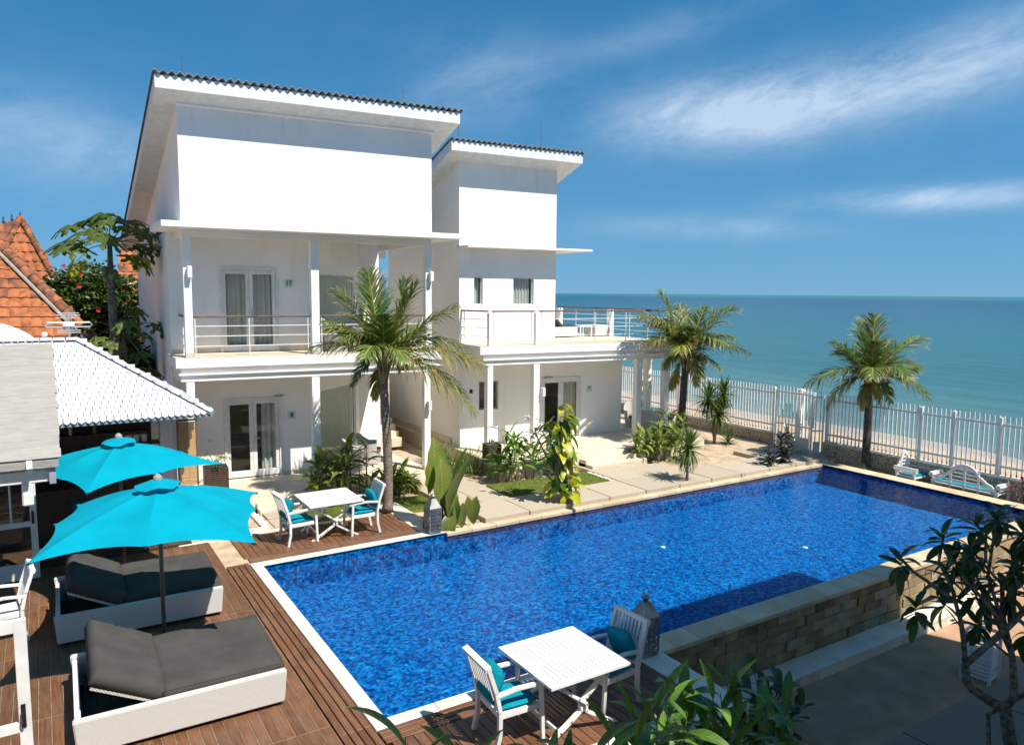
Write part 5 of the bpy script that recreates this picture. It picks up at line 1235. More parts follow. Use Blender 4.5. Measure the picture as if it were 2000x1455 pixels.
# garden bench and armchair by the fence
def lut(y): # back outline height, y in -1..1
    a = abs(y)
    if a < .42: return .62 + .36 * sqrt(max(0, 1 - (a / .46) ** 2))
    if a < .52: return .72
    if a < .74: return .63 + .05 * cos((a - .52) / .22 * pi)
    return .50 + .08 * cos((a - .74) / .26 * pi)
def lutyens(loc, rz, half, label, cat, name):
    b = thing(name, label, cat, loc, rz); sc_ = half / .86
    n = 40; g = G(); vs = []; fs = []
    for i in range(n + 1):
        y = -1 + 2 * i / n; h = lut(y) + (.05 if half < .5 else 0); t = .10
        for x in (-.025, .025): vs += [(x, y * half, h), (x, y * half, h - t)]
    for i in range(n):
        a = i * 4; c = a + 4; fs += [(a, c, c + 1, a + 1), (a + 2, a + 3, c + 3, c + 2), (a, a + 2, c + 2, c), (a + 1, c + 1, c + 3, a + 3)]
    fs += [(0, 1, 3, 2), (n * 4, n * 4 + 2, n * 4 + 3, n * 4 + 1)]
    g.add(vs, fs); g.build('back_crest', WHITEW, b)
    for yy in ((-.92, -.42, 0, .42, .92) if half > .5 else (-.92, -.3, .3, .92)):
        G().box(-.02, .02, yy * half - .025, yy * half + .025, .0 if abs(yy) > .9 else .3, lut(yy) - .04).build('back_post', WHITEW, b)
    for k, z in enumerate((.42, .52, .62, .72, .82)):
        e = .95 if z < .5 else (.66 if z < .6 else .44)
        G().box(-.012, .012, -e * half, e * half, z - .017, z + .017).build('back_slat', WHITEW, b)
    G().box(.0, .55, -half + .03, half - .03, .33, .37).build('seat', WHITEW, b)
    for s_ in (-1, 1):
        G().box(.5, .55, s_ * half - .03, s_ * half + .03, 0, .56).build('leg', WHITEW, b)
        ar = G()
        for i in range(6): ar.bar((-.05, s_ * half + .05 * cos(i * pi / 3), .56 + .05 * sin(i * pi / 3)), (.6, s_ * half + .05 * cos(i * pi / 3), .56 + .05 * sin(i * pi / 3)), .03, .03)
        ar.build('scroll_arm', WHITEW, b); G().box(.03, .5, s_ * half - .012, s_ * half + .012, .44, .47).build('side_rail', WHITEW, b)
    G().box(.05, .53, -half + .05, half - .05, .372, .43).build('seat_pad', TURQ, b, bevel=.02, seg=2)
    return b
lutyens((20.22, 9.85, -.34), 0, .84, 'white ornate garden bench with turquoise pad seen from behind', 'bench', 'garden_bench')
lutyens((20.46, 11.62, -.34), radians(-90), .36, 'white ornate garden armchair with turquoise pad by the fence', 'armchair', 'garden_armchair')
# slatted lantern box in the court
cr_ = thing('slatted_box', 'white slatted wooden box stand on the shaded court', 'stand', (12.55, 5.66, ZC), radians(8)); w_ = .2
for sx in (-1, 1):
    for sy in (-1, 1): G().box(sx * w_ - .022, sx * w_ + .022, sy * w_ - .022, sy * w_ + .022, 0, .78).build('post', WHITEW, cr_)
for z in (.74, .52):
    fr = G(); fr.box(-w_, w_, -w_ - .012, -w_ + .012, z, z + .05); fr.box(-w_, w_, w_ - .012, w_ + .012, z, z + .05); fr.box(-w_ - .012, -w_ + .012, -w_ + .012, w_ - .012, z, z + .05); fr.box(w_ - .012, w_ + .012, -w_ + .012, w_ - .012, z, z + .05); fr.build('rail', WHITEW, cr_)
sm = G().box(-w_, w_, -.009, .009, 0, .036).mesh('slat', WHITEW)
for k in range(7):
    for q in range(4): place('slat', sm, cr_, M=Matrix.Rotation(q * pi / 2, 4, 'Z') @ Matrix.Translation((0, -w_, .07 + k * .064)))
# wicker tub chairs
def tub(loc, rz, label, m=WICKG):
    c = thing('wicker_chair', label, 'chair', loc, rz, 'wicker tub chairs'); g = G(); n = 20; vs = []; fs = []
    for i in range(n + 1):
        a = radians(-118 + 236 * i / n) + pi; q = abs(i / n - .5) * 2
        zt = .82 - .24 * min(1, max(0, (q - .25) / .45)) ** .8; ro_, ri = .34, .28
        ca, sa = cos(a), sin(a); lean = .06 * (1 - q)
        sx = 1.0 if ca < 0 else 1.1
        vs += [(ro_ * ca * .82 * sx, ro_ * sa * .82, .0), ((ro_ + lean) * ca * sx, ro_ * sa, zt), ((ri + lean) * ca * sx, ri * sa, zt), (ri * ca * .9 * sx, ri * sa * .9, .3)]
    for i in range(n):
        a = i * 4; b = a + 4
        for k in range(3): fs.append((a + k, b + k, b + k + 1, a + k + 1))
    fs += [(0, 1, 2, 3), (n * 4 + 3, n * 4 + 2, n * 4 + 1, n * 4)]
    g.add(vs, fs); g.build('shell', m, c, smooth=False)
    G().prism([(.27, -.24), (.27, .24), (-.1, .27), (-.26, 0), (-.1, -.27)], 0, .33).build('seat_box', m, c); G().prism([(.28, -.23), (.28, .23), (-.1, .25), (-.24, 0), (-.1, -.25)], .332, .4).build('cushion', GREYB, c, bevel=.02, seg=2)
    return c
t0 = tub((6.95, 18.75, .28), radians(-22), 'grey wicker chair on ground floor porch, nearer of the pair'); dup(t0, (7.55, 19.3, .28), radians(-22), 'grey wicker chair on ground floor porch, farther of the pair')
dup(t0, (6.35, 18.45, 3.483), radians(-25), 'grey wicker chair behind the upper balcony railing, left one'); dup(t0, (7.1, 18.75, 3.483), radians(-40), 'grey wicker chair on upper balcony beside the palm crown')
bt_ = thing('side_table', 'low dark table between the upper balcony chairs', 'table', (6.85, 18.2, 3.483)); G().box(-.22, .22, -.22, .22, .42, .45).build('tabletop', GREYB, bt_)
for sx in (-.2, .2):
    for sy in (-.2, .2): G().box(sx - .015, sx + .015, sy - .015, sy + .015, 0, .42).build('leg', WHITEW, bt_)
for x, y, r_, lb in ((16.95, 18.35, 30, 'white wicker chair on far porch in front of the table'), (17.4, 19.6, -110, 'white wicker chair on far porch behind the table'), (18.25, 18.9, 160, 'white wicker chair at the seaward end of the far porch')): dup(t0, (x, y, .378 if x < 17.9 else -.03), radians(r_), lb)
tt = thing('porch_table', 'glass topped table between white wicker chairs on the far porch', 'table', (17.5, 18.95, .378)); G().box(-.32, .32, -.32, .32, .68, .72).build('tabletop', SIGN, tt); G().box(-.2, .2, -.2, .2, 0, .68).build('pedestal', WICKG, tt)
# roof terrace lounger and cube tables
tl = thing('terrace_lounger', 'white wicker lounger with grey cushion on the roof terrace', 'lounger', (15.1, 21.0, 3.488), radians(-5))
G().box(-.9, .55, -.4, .4, .04, .34).build('base', WICK, tl, bevel=.01)
o = G().box(0, .8, -.36, .36, 0, .12).build('back_cushion', GREYC, tl, bevel=.03, seg=2); o.matrix_basis = Matrix.Translation((-.1, 0, .36)) @ Matrix.Rotation(radians(42), 4, 'Y') @ Matrix.Diagonal((-1, 1, 1, 1)); o.data.flip_normals()
G().box(-.08, .53, -.36, .36, .341, .42).build('cushion', GREYC, tl, bevel=.02)
for i, (x, y, w2, lb) in enumerate(((16.05, 20.9, .26, 'white open cube table beside the terrace lounger'), (16.75, 20.95, .3, 'white low block seat at the end of the terrace lounger'))):
    t_ = thing('cube_table', lb, 'table', (x, y, 3.488))
    G().box(-w2, w2, -w2, w2, .36, .4).build('tabletop', WHITEW, t_)
    if i: G().box(-w2, w2, -w2 + .01, w2 - .01, .03, .359).build('body', WICK, t_)
    else:
        for sx in (-1, 1):
            for sy in (-1, 1): G().box(sx * w2 - .02 * (sx + 1), sx * w2 + .02 * (1 - sx), sy * w2 - .02 * (sy + 1), sy * w2 + .02 * (1 - sy), 0, .36).build('leg', WHITEW, t_)
# ================================================================== plants
CR = Vector((cos(_yaw), -sin(_yaw), 0)); CF = Vector((sin(_yaw), cos(_yaw), 0)); UP = Vector((0, 0, 1))
def frond(root, base, tip, arch, mats, seed, npair=58, ll=.80, dry=0.0):
    rd = random.Random(seed); base = Vector(base); tip = Vector(tip)
    mid = (base + tip) / 2; out_ = Vector((tip.x - base.x, tip.y - base.y, 0)); mid = mid + UP * arch * 1.3 - out_ * .12
    Lf = (tip - base).length + arch * .6; ll = ll * min(1.25, Lf / 2.0)
    n = 22; pts = [bez(base, mid, tip, i / n) for i in range(n + 1)]
    g = G(); g.tube(pts, [.022 * (1 - .85 * i / n) + .003 for i in range(n + 1)], 5, 0, False)
    sref = Vector((rd.uniform(-1, 1), rd.uniform(-1, 1), 0)).normalized()
    for k in range(npair):
        t = .1 + .9 * (k + .5) / npair; p = bez(base, mid, tip, t); T = (bez(base, mid, tip, min(1, t + .02)) - bez(base, mid, tip, t - .02)).normalized()
        S = T.cross(UP)
        if S.length < .35: S = S + (sref - T * sref.dot(T)) * .6
        S.normalize(); Nn = S.cross(T).normalized()
        ln = ll * (sin(pi * (t * .86 + .10)) ** .65) * rd.uniform(.86, 1.08)
        for sd in (-1, 1):
            if rd.random() < .05: continue
            d = (S * sd * .85 + T * (.55 + .6 * t + 1.0 * max(0, T.z - .55)) + Nn * rd.uniform(-.15, .5) + Vector((rd.uniform(-.2, .2), rd.uniform(-.2, .2), rd.uniform(-.2, .2)))).normalized()
            q = p.copy(); w_ = .0215 * rd.uniform(.75, 1.25); grav = rd.uniform(.16, .36) * (1 + .8 * (1 - abs(T.z)) + 1.2 * dry)
            wd = T.cross(d).cross(d).normalized(); vs = []; ns = 4
            for j in range(ns + 1):
                ww = w_ * (1 - (j / ns) ** 1.6) * (1 if j else .55)
                vs += [q + wd * ww, q - wd * ww]
                d = (d - UP * grav * (j + 1) / ns).normalized(); q = q + d * ln / ns
            mi = 1
            u = rd.random()
            if dry and u < dry: mi = 2
            elif u < .06 + .25 * dry: mi = 3
            m0 = len(g.v); g.v += [tuple(v) for v in vs]
            for j in range(ns):
                a = m0 + 2 * j; g.f.append((a, a + 1, a + 3, a + 2)); g.m.append(3 if (mi == 1 and j == ns - 1 and rd.random() < .35 + dry) else mi)
    return g.build('frond', mats, root, smooth=False)
FM = [RACH, PALMG, PALMY, PALMB]
def palm(loc, lean, h, r0, r1, tr, label, tips, seed, rand=6, px=1.0):
    p = thing('coconut_palm', label, 'palm tree', loc); rd = random.Random(seed)
    pts = []; rad = []; n = 26
    for i in range(n + 1):
        t = i / n; pts.append(Vector((lean[0] * t + .03 * sin(5 * t), lean[1] * t, h * t))); rad.append((r0 + (r1 - r0) * t) * (1 + (.05 if i % 2 else -.02)) * (1.25 if i == 0 else 1))
    G().tube(pts, rad, 14).build('trunk', tr, p, smooth=True)
    c = pts[-1]
    bo = G()
    for i in range(9):
        a = i * 2.4; bo.tube([c + Vector((.6 * r1 * cos(a), .6 * r1 * sin(a), -.25 - .02 * i)), c + Vector((1.5 * r1 * cos(a), 1.5 * r1 * sin(a), .0)), c + Vector((2.2 * r1 * cos(a), 2.2 * r1 * sin(a), .22))], [.032, .025, .01], 6)
    bo.build('leaf_base', PALMB, p)
    k = 0
    for (r, u, d, arch, dry) in tips:
        tip = c + CR * r + UP * u + CF * d; dirh = Vector((tip.x - c.x, tip.y - c.y, 0))
        b = c + (dirh.normalized() * .06 if dirh.length > .01 else Vector((0, 0, 0))) + UP * .02
        frond(p, b, tip, arch, FM, seed * 50 + k, dry=dry); k += 1
    for i in range(rand):
        a = rd.uniform(0, 6.28); e = rd.uniform(.25, 1.1); L_ = rd.uniform(1.3, 1.75)
        tip = c + Vector((cos(a) * cos(e), sin(a) * cos(e), sin(e) * .9)) * L_
        frond(p, c + UP * .02, tip, .3 * cos(e), FM, seed * 50 + 30 + i, dry=.08)
    return p
palm((6.47, 15.55, .02), (-.03, .0), 3.3, .115, .085, TRUNK, 'coconut palm with ringed grey trunk beside the far deck table',
     [(-.36, 2.1, .2, .05, 0), (.45, 1.95, .5, .05, 0), (.78, 1.85, -.1, .12, .05), (1.6, 1.35, .1, .2, 0), (1.8, .42, .5, .6, .1), (2.3, .05, -.2, .62, .5), (2.05, -.95, -.3, .85, .6), (-1.02, 1.7, .1, .1, 0), (-1.65, .4, -.1, .45, .1),
      (-.75, .65, -.8, .45, 0), (-.6, -.35, -.5, .5, .12), (.62, .2, -.9, .5, .2), (.15, 1.2, -.9, .3, 0), (-.5, .9, 1.2, .4, 0), (.8, .8, 1.3, .4, 0), (-.2, .3, -1.2, .55, .05), (.2, -.2, 1.4, .6, .2), (-.25, -.75, .2, .3, .9)], 11, 3)
palm((16.86, 16.88, 0), (.17, -.12), 2.95, .13, .10, TRUNKD, 'dark trunked coconut palm at the corner of the roof terrace',
     [(-0.84, 2.128, 0.224, 0.11, 0.05), (1.5232, 1.68, 0.336, 0.33, 0.1), (-1.568, 1.4, -0.336, 0.55, 0.55), (-1.4, 0.56, -0.56, 0.605, 0.5), (1.96, 0.224, 0, 0.605, 0.12), (0.952, -0.224, -0.56, 0.385, 0.4), (0.672, 1.624, 0.56, 0.11, 0), (0, 1.68, 1.008, 0.11, 0), (0.784, 0.56, -1.344, 0.66, 0.1), (-0.56, 0.336, -1.344, 0.605, 0.2), (-0.224, 1.12, -1.12, 0.44, 0), (1.232, 0.784, -0.784, 0.44, 0), (-0.392, -0.952, 0.224, 0.33, 1), (0.448, -0.84, 0.336, 0.385, 0.9),
      (-0.784, -0.224, -0.672, 0.495, 0.3), (0.336, -0.448, -0.784, 0.55, 0.3), (-1.008, 1.12, 1.008, 0.44, 0), (1.008, 0.672, 1.344, 0.55, 0)], 12, 4)
palm((20.62, 12.9, -.36), (.06, .0), 2.75, .11, .085, TRUNKD, 'coconut palm standing at the pebbled fence wall beyond the pool end',
     [(.12, 2.0, .2, .05, 0), (-.05, 1.85, .6, .05, 0), (1.6, 1.4, .2, .35, 0), (1.65, .45, .4, .6, .1), (1.62, -.4, -.3, .75, .1), (-1.1, 1.25, .1, .25, 0), (-1.9, 0.0, -.2, .65, .1), (-1.2, -.75, .1, .8, .35), (.9, 1.25, .7, .25, 0), (-.7, .9, .9, .3, 0), (.5, .3, -1.3, .6, .05), (-.5, .3, -1.2, .6, .05), (.2, -.4, -.9, .6, .25), (.9, .4, .9, .5, 0), (-.3, 1.3, -.8, .2, 0), (-.35, -.7, -.3, .35, 1.0), (.45, -.6, .3, .4, .8)], 13, 3)
# ------------------------------------------------------------------ banana-like clumps
HL = [leafmesh('leaf', HELI, W=.28, droop=d, fold=f_, shape='lance', wave=.06, seed=i, n=10) for i, (d, f_) in enumerate(((.25, .35), (.5, .3), (.75, .25), (.1, .45)))]
GL = [leafmesh('leaf', HELID, W=.29, droop=d, fold=f_, shape='lance', wave=.06, seed=i, n=9) for i, (d, f_) in enumerate(((.3, .3), (.6, .3), (.85, .2)))]
def clump(name, label, loc, n, h, ll, leaves, seed, spread=.2, lean=.25, nl=5, group=None, cat='plant', top=.35):
    c = thing(name, label, cat, loc, 0, group); rd = random.Random(seed)
    for i in range(n):
        a = rd.uniform(0, 6.28); r_ = spread * sqrt(rd.random()); b = Vector((r_ * cos(a), r_ * sin(a), 0)); a2 = rd.uniform(0, 6.28)
        hh = h * rd.uniform(.7, 1.1); tp = b + Vector((cos(a2), sin(a2), 0)) * lean * rd.uniform(.3, 1) * hh + UP * hh
        md = (b + tp) / 2 + UP * .08 * hh
        G().tube([bez(b, md, tp, t / 5) for t in range(6)], [.014, .013, .012, .01, .007, .004], 6).build('stem', STEM, c)
        ph = rd.uniform(0, 6.28)
        for k in range(nl):
            t = top + (1 - top) * (k + .6) / nl; p = bez(b, md, tp, min(1, t)); az = ph + (k % 2) * pi + rd.uniform(-.5, .5); pt = .35 + .75 * (k / max(1, nl - 1)) + rd.uniform(-.2, .2)
            s_ = ll * rd.uniform(.7, 1.15)
            place('leaf', rd.choice(leaves), c, M=orient(p, az, pt, rd.uniform(-.5, .5), s_))
    return c
BED = 'leafy ginger clumps in the house bed'
for i, (x, y, n, h, lb) in enumerate(((5.25, 16.75, 5, .85, 'broad leaved ginger clump in front of the porch column, leftmost'), (5.85, 16.65, 5, .95, 'broad leaved ginger clump behind the far table'), (6.35, 16.75, 4, .9, 'broad leaved ginger clump left of palm trunk base'), (5.6, 17.0, 4, .7, 'low ginger clump at the porch edge behind the table'))):
    clump('ginger_plant', lb, (x, y, -.03), n + 3, h * 1.42, .54, GL, 100 + i, nl=5, spread=.28, group=BED)
for i, (x, y, h, lb) in enumerate(((6.95, 16.7, .5, 'short ginger clump right of the palm trunk'), (7.3, 16.75, .55, 'short ginger clump at the right end of porch bed'), (7.6, 16.9, .42, 'small ginger clump beside the white porch column'))):
    clump('ginger_plant', lb, (x, y, -.03), 9, h * 1.2, .42, GL, 110 + i, spread=.22, group=BED)
for i, (x, y, h, lb) in enumerate(((9.95, 16.5, .62, 'low leafy ginger clump at the left end of second house bed'), (10.35, 16.45, 1.0, 'tall ginger clump in second house bed beside slatted pot'), (10.85, 16.5, .95, 'tall sparse ginger clump left of the yellow leaved tree'), (11.3, 16.45, .75, 'ginger clump behind the yellow leaved tree'), (11.8, 16.5, .6, 'low ginger clump right of the yellow leaved tree'))):
    clump('ginger_plant', lb, (x, y, -.03), 6, h * 1.3, .5, HL, 120 + i, spread=.2, lean=.35, nl=5, group='ginger clumps before the second house')
for i, (x, y, h, lb) in enumerate(((14.9, 16.45, .75, 'bushy ginger clump right of the porch steps'), (15.35, 16.4, .8, 'bushy ginger clump second right of the porch steps'), (15.75, 16.55, 1.0, 'tall ginger clump left of the dark palm trunk'), (16.3, 16.3, .8, 'ginger clump in front of the dark palm trunk'), (16.55, 16.75, 1.05, 'tall ginger clump right behind the dark palm trunk'))):
    clump('ginger_plant', lb, (x, y, -.03), 9, h * 1.15, .48, GL, 130 + i, spread=.26, group='ginger clumps by the porch steps')
FG = 'heliconia in the foreground bed'
fgs = [(6.05, 5.05, 8, 1.9, 'heliconia with bright sunlit leaves right of the near table'), (5.5, 5.2, 9, 2.0, 'heliconia with bright leaves in front of the near table'), (4.9, 4.9, 8, 2.15, 'dark leaved heliconia below the near left chair'), (4.2, 4.85, 6, 2.25, 'dark leaved heliconia at the bottom edge under the near left chair'), (3.5, 4.7, 6, 2.38, 'heliconia leaf tips at bottom edge left of near table'), (2.7, 4.6, 6, 2.55, 'heliconia leaf tips at bottom edge beside the pool corner'),
       (1.8, 4.5, 5, 2.68, 'heliconia leaf tips at bottom edge below the daybed'), (6.75, 5.1, 3, 1.85, 'tall stemmed heliconia against the pale deck corner'), (7.25, 5.2, 2, 1.5, 'sparse heliconia standing between deck corner and court shrub')]
for i, (x, y, n, h, lb) in enumerate(fgs): clump('heliconia', lb, (x, y, ZC), n, h, .52, HL, 140 + i, spread=.3, lean=.12, nl=6, group=FG, top=.45)
# ------------------------------------------------------------------ blades
BL = [leafmesh('leaf', BLADE, W=.035, droop=d, fold=.5, shape='strap', n=7) for d in (.15, .45, .8)]
PL_ = [leafmesh('leaf', PAND, W=.06, droop=d, fold=.5, shape='strap', n=7) for d in (.3, .6, .9)]
YL = [leafmesh('leaf', BLADE, W=.08, droop=d, fold=.35, shape='strap', n=6) for d in (.1, .35, .7)]
def tuft(name, label, loc, n, ll, leaves, seed, spread=.15, lo=.6, hi=1.45, group=None, cat='plant'):
    c = thing(name, label, cat, loc, 0, group); rd = random.Random(seed)
    for i in range(n):
        a = rd.uniform(0, 6.28); r_ = spread * sqrt(rd.random())
        place('leaf', rd.choice(leaves), c, M=orient((r_ * cos(a), r_ * sin(a), .01), a + rd.uniform(-.7, .7), rd.uniform(lo, hi), rd.uniform(-.5, .5), ll * rd.uniform(.65, 1.1)))
    return c
for i, (x, y, l, lb) in enumerate(((9.3, 18.9, 1.0, 'dark reed clump left of white porch column'), (9.75, 18.75, 1.0, 'dark reed clump behind the elephant ear'), (10.05, 18.3, .95, 'dark reed clump against the second house corner'), (9.9, 17.6, .85, 'reed clump in front of the second house corner'))):
    tuft('reed_clump', lb, (x, y, -.02), 60, l, BL, 160 + i, .22, .9, 1.5, 'reed clumps by the passage')
tuft('grass_plant', 'upright grassy plant at the foot of the white porch column', (7.75, 16.95, -.02), 40, .55, BL, 170, .1, .8, 1.5)
tuft('striped_plant', 'striped blade plant beneath the dark palm', (16.25, 15.95, -.02), 46, .55, PL_, 171, .12, .25, 1.3)
tuft('striped_plant', 'striped blade plant left of the dark palm foot', (15.85, 16.0, -.02), 30, .42, PL_, 172, .1, .25, 1.3)
tuft('striped_plant', 'striped blade plant at fence palm foot', (20.45, 13.25, -.34), 40, .6, PL_, 173, .12, .4, 1.3)
tuft('striped_plant', 'striped blade plant right of fence palm foot', (20.45, 12.35, -.34), 50, .75, PL_, 174, .15, .4, 1.3)
tuft('grass_tuft', 'small grass tuft at the pool coping', (16.2, 13.86, -.02), 26, .28, PL_, 175, .08, .4, 1.3)
tuft('grass_tuft', 'low green tuft beside the elephant ear foot', (7.35, 14.5, -.02), 24, .35, BL, 176, .1, .5, 1.4)
def yucca(label, loc, heads, seed, trunk=.04):
    y = thing('yucca', label, 'plant', loc); rd = random.Random(seed)
    for (dx, dy, z, l, n) in heads:
        p = Vector((dx, dy, z))
        if z > .15: G().tube([(0, 0, 0), Vector((dx * .3, dy * .3, z * .5)), p], [trunk, trunk * .85, trunk * .8], 8).build('trunk', BARK, y, smooth=True)
        for i in range(n):
            q = (i + .5) / n; pt = 1.45 - 2.1 * q + rd.uniform(-.12, .12); az = i * 2.4 + rd.uniform(-.3, .3)
            place('leaf', YL[0] if pt > .6 else (YL[1] if pt > -.1 else YL[2]), y, M=orient(p + Vector((0, 0, -.1 * q)), az, pt, rd.uniform(-.3, .3), l * rd.uniform(.8, 1.1)))
yucca('slim yucca with spiky green head at the pool coping', (14.25, 13.88, -.02), [(.05, .02, 1.0, .7, 110)], 181)
yucca('many headed yucca in front of the picket fence', (19.1, 17.4, -.02), [(-.25, .1, 1.55, .75, 110), (.3, -.05, 1.7, .72, 110), (.05, -.1, 1.05, .75, 110), (.35, -.3, .1, .62, 60)], 182)
yucca('small yucca head by the fence right of dark palm', (17.9, 17.6, -.02), [(0, 0, .75, .42, 45)], 183)
# ------------------------------------------------------------------ elephant ear
EL = [leafmesh('leaf', ALOC, W=.64, droop=d, fold=f_, shape='heart', wave=.09, seed=40 + i, n=12) for i, (d, f_) in enumerate(((.1, .5), (.25, .35), (.5, .3)))]
el = thing('elephant_ear', 'tall elephant ear plant with ragged upright leaves by the lantern', 'plant', (7.18, 13.98, -.03)); el.scale = (1.3, 1.3, 1.3)
for i, (r, u, d, az, pt, s_, k, ro) in enumerate(((-.2, .66, .12, 58, 86, .82, 0, .55), (-.06, .44, -.1, 66, 84, .78, 0, .5), (.14, .6, .1, 25, 74, .74, 0, -.75), (.1, .42, -.14, 20, 62, .92, 0, -.9), (.42, .46, .0, 250, -80, .44, 1, .25), (.12, .46, -.1, 235, -78, .44, 1, .2), (-.22, .34, -.1, 215, -62, .46, 2, 0), (.22, .38, -.1, 260, -75, .38, 1, .4), (-.05, .3, .2, 120, 10, .5, 2, 0), (-.25, .16, -.1, 230, -40, .4, 2, 0), (.05, .2, -.2, 240, -50, .42, 2, 0), (-.15, .36, -.1, 225, -70, .38, 1, 0))):
    p = CR * r + UP * u + CF * d
    G().tube([(RU(-.05, .05), RU(-.05, .05), 0), p * .5 + Vector((0, 0, .08)), p], [.026, .02, .012], 8).build('stalk', STEM, el, smooth=True)
    place('leaf', EL[k], el, M=orient(p, radians(az) - _yaw * .0, radians(pt), ro, s_))
# ------------------------------------------------------------------ tree trunk wrapped in yellowing pothos
PT = [leafmesh('leaf', m_, W=.62, droop=d, fold=.25, shape='heart', wave=.05, seed=60 + i, n=9) for i, (m_, d) in enumerate(((POTH, .2), (POTH, .45), (POTHY, .3), (POTHY, .5)))]
RSL = [leafmesh('leaf', DUST, W=.3, droop=d, fold=.25, shape='obov', n=8) for d in (.1, .3)]
pt_ = thing('pothos_tree', 'short trunk wrapped in yellow and green climbing leaves at pool edge', 'tree', (10.42, 13.98, -.03)); rd = random.Random(77); pt_.scale = (1.3, 1.3, 1.3)
tk = [Vector((0, 0, 0)), Vector((-.1, .02, .35)), Vector((-.2, .05, .8)), Vector((-.2, .03, 1.3)), Vector((-.15, 0, 1.75))]
G().tube(tk, [.10, .10, .09, .06, .03], 10).build('trunk', BARK, pt_, smooth=True)
for i in range(96):
    t = rd.uniform(.02, 1) ** .85; k = min(3, int(t * 4)); p = tk[k].lerp(tk[k + 1], t * 4 - k) + UP * .12; a = rd.uniform(0, 6.28) if i % 3 else rd.uniform(-2.6, -.2)
    p = p + Vector((cos(a), sin(a), 0)) * rd.uniform(.06, .22)
    yel = rd.random() < .3 + .25 * (cos(a + .55) > .3)
    place('leaf', PT[rd.choice((2, 3)) if yel else rd.choice((0, 1))], pt_, M=orient(p, a, rd.uniform(-1.25, .25), rd.uniform(-.5, .5), rd.uniform(.18, .34)))
for (r, u, d) in ((-.52, .72, -.15), (-.62, 1.35, 0), (-.4, 1.5, -.1), (-.3, 1.2, -.2)):
    p = CR * r + UP * u + CF * d; G().tube([tk[1], (tk[1] + p) / 2 + UP * -.05, p], [.02, .016, .012], 6).build('branch', BARK, pt_)
    for i in range(13): place('leaf', RSL[i % 2], pt_, M=orient(p, i * 2.4, .9 - 1.3 * i / 12, 0, rd.uniform(.18, .25)))
for q in ((-.68, 1.28, -.05), (-.3, 1.22, -.2), (-.78, 1.62, 0)):
    c = CR * q[0] + UP * q[1] + CF * q[2]; g = G()
    for i in range(14): g.lathe([(.003, -.018), (.018, 0), (.003, .018)], 6, c + Vector((rd.uniform(-.05, .05), rd.uniform(-.05, .05), rd.uniform(-.04, .04))))
    g.build('flower_head', FLOWW, pt_)
# ------------------------------------------------------------------ rubber plant
RB = [leafmesh('leaf', RUBB, W=.42, droop=d, fold=.3, shape='oval', n=8) for d in (.15, .4)]
def leafy(name, label, loc, stems, leaves, ll, nl, seed, sm=BARK, cat='shrub', lo=-.6, hi=1.0, w0=.018):
    c = thing(name, label, cat, loc); rd = random.Random(seed)
    for (dx, dy, z) in stems:
        tp = Vector((dx, dy, z)); G().tube([Vector((dx * .15, dy * .15, 0)), tp * .55 + Vector((0, 0, .06)), tp], [w0, w0 * .8, w0 * .4], 6).build('stem', sm, c)
        for i in range(nl):
            t = .25 + .75 * (i + .5) / nl; p = Vector((dx * .15, dy * .15, 0)).lerp(tp, t); place('leaf', rd.choice(leaves), c, M=orient(p, i * 2.4 + rd.uniform(-.4, .4), lo + (hi - lo) * t + rd.uniform(-.25, .25), rd.uniform(-.4, .4), ll * rd.uniform(.75, 1.15)))
    return c
leafy('rubber_plant', 'dark purple leaved rubber plant by the pool end, right clump', (18.25, 13.98, -.03), [(-.1, 0, .95), (.2, .05, 1.05), (.35, -.1, .75), (.1, .2, .8), (.0, -.15, .6), (.38, .1, .95)], RB, .30, 12, 191)
leafy('rubber_plant', 'dark purple leaved rubber plant by the pool end, smaller left clump', (17.6, 13.95, -.03), [(-.05, 0, .75), (.1, .05, .55), (.05, -.12, .3)], RB, .28, 10, 192)
SHL = [leafmesh('leaf', FRAN, W=.5, droop=d, fold=.25, shape='obov', n=8) for d in (.1, .35)]
leafy('court_shrub', 'dark round leaved shrub at the shaded deck corner', (8.15, 6.25, ZC), [(-.3, .1, .75), (-.1, .2, .95), (.15, .0, .85), (.35, .1, .7), (.05, -.25, .7), (.45, -.2, .5), (-.25, -.25, .6), (.2, .3, .6)], SHL, .30, 12, 193)
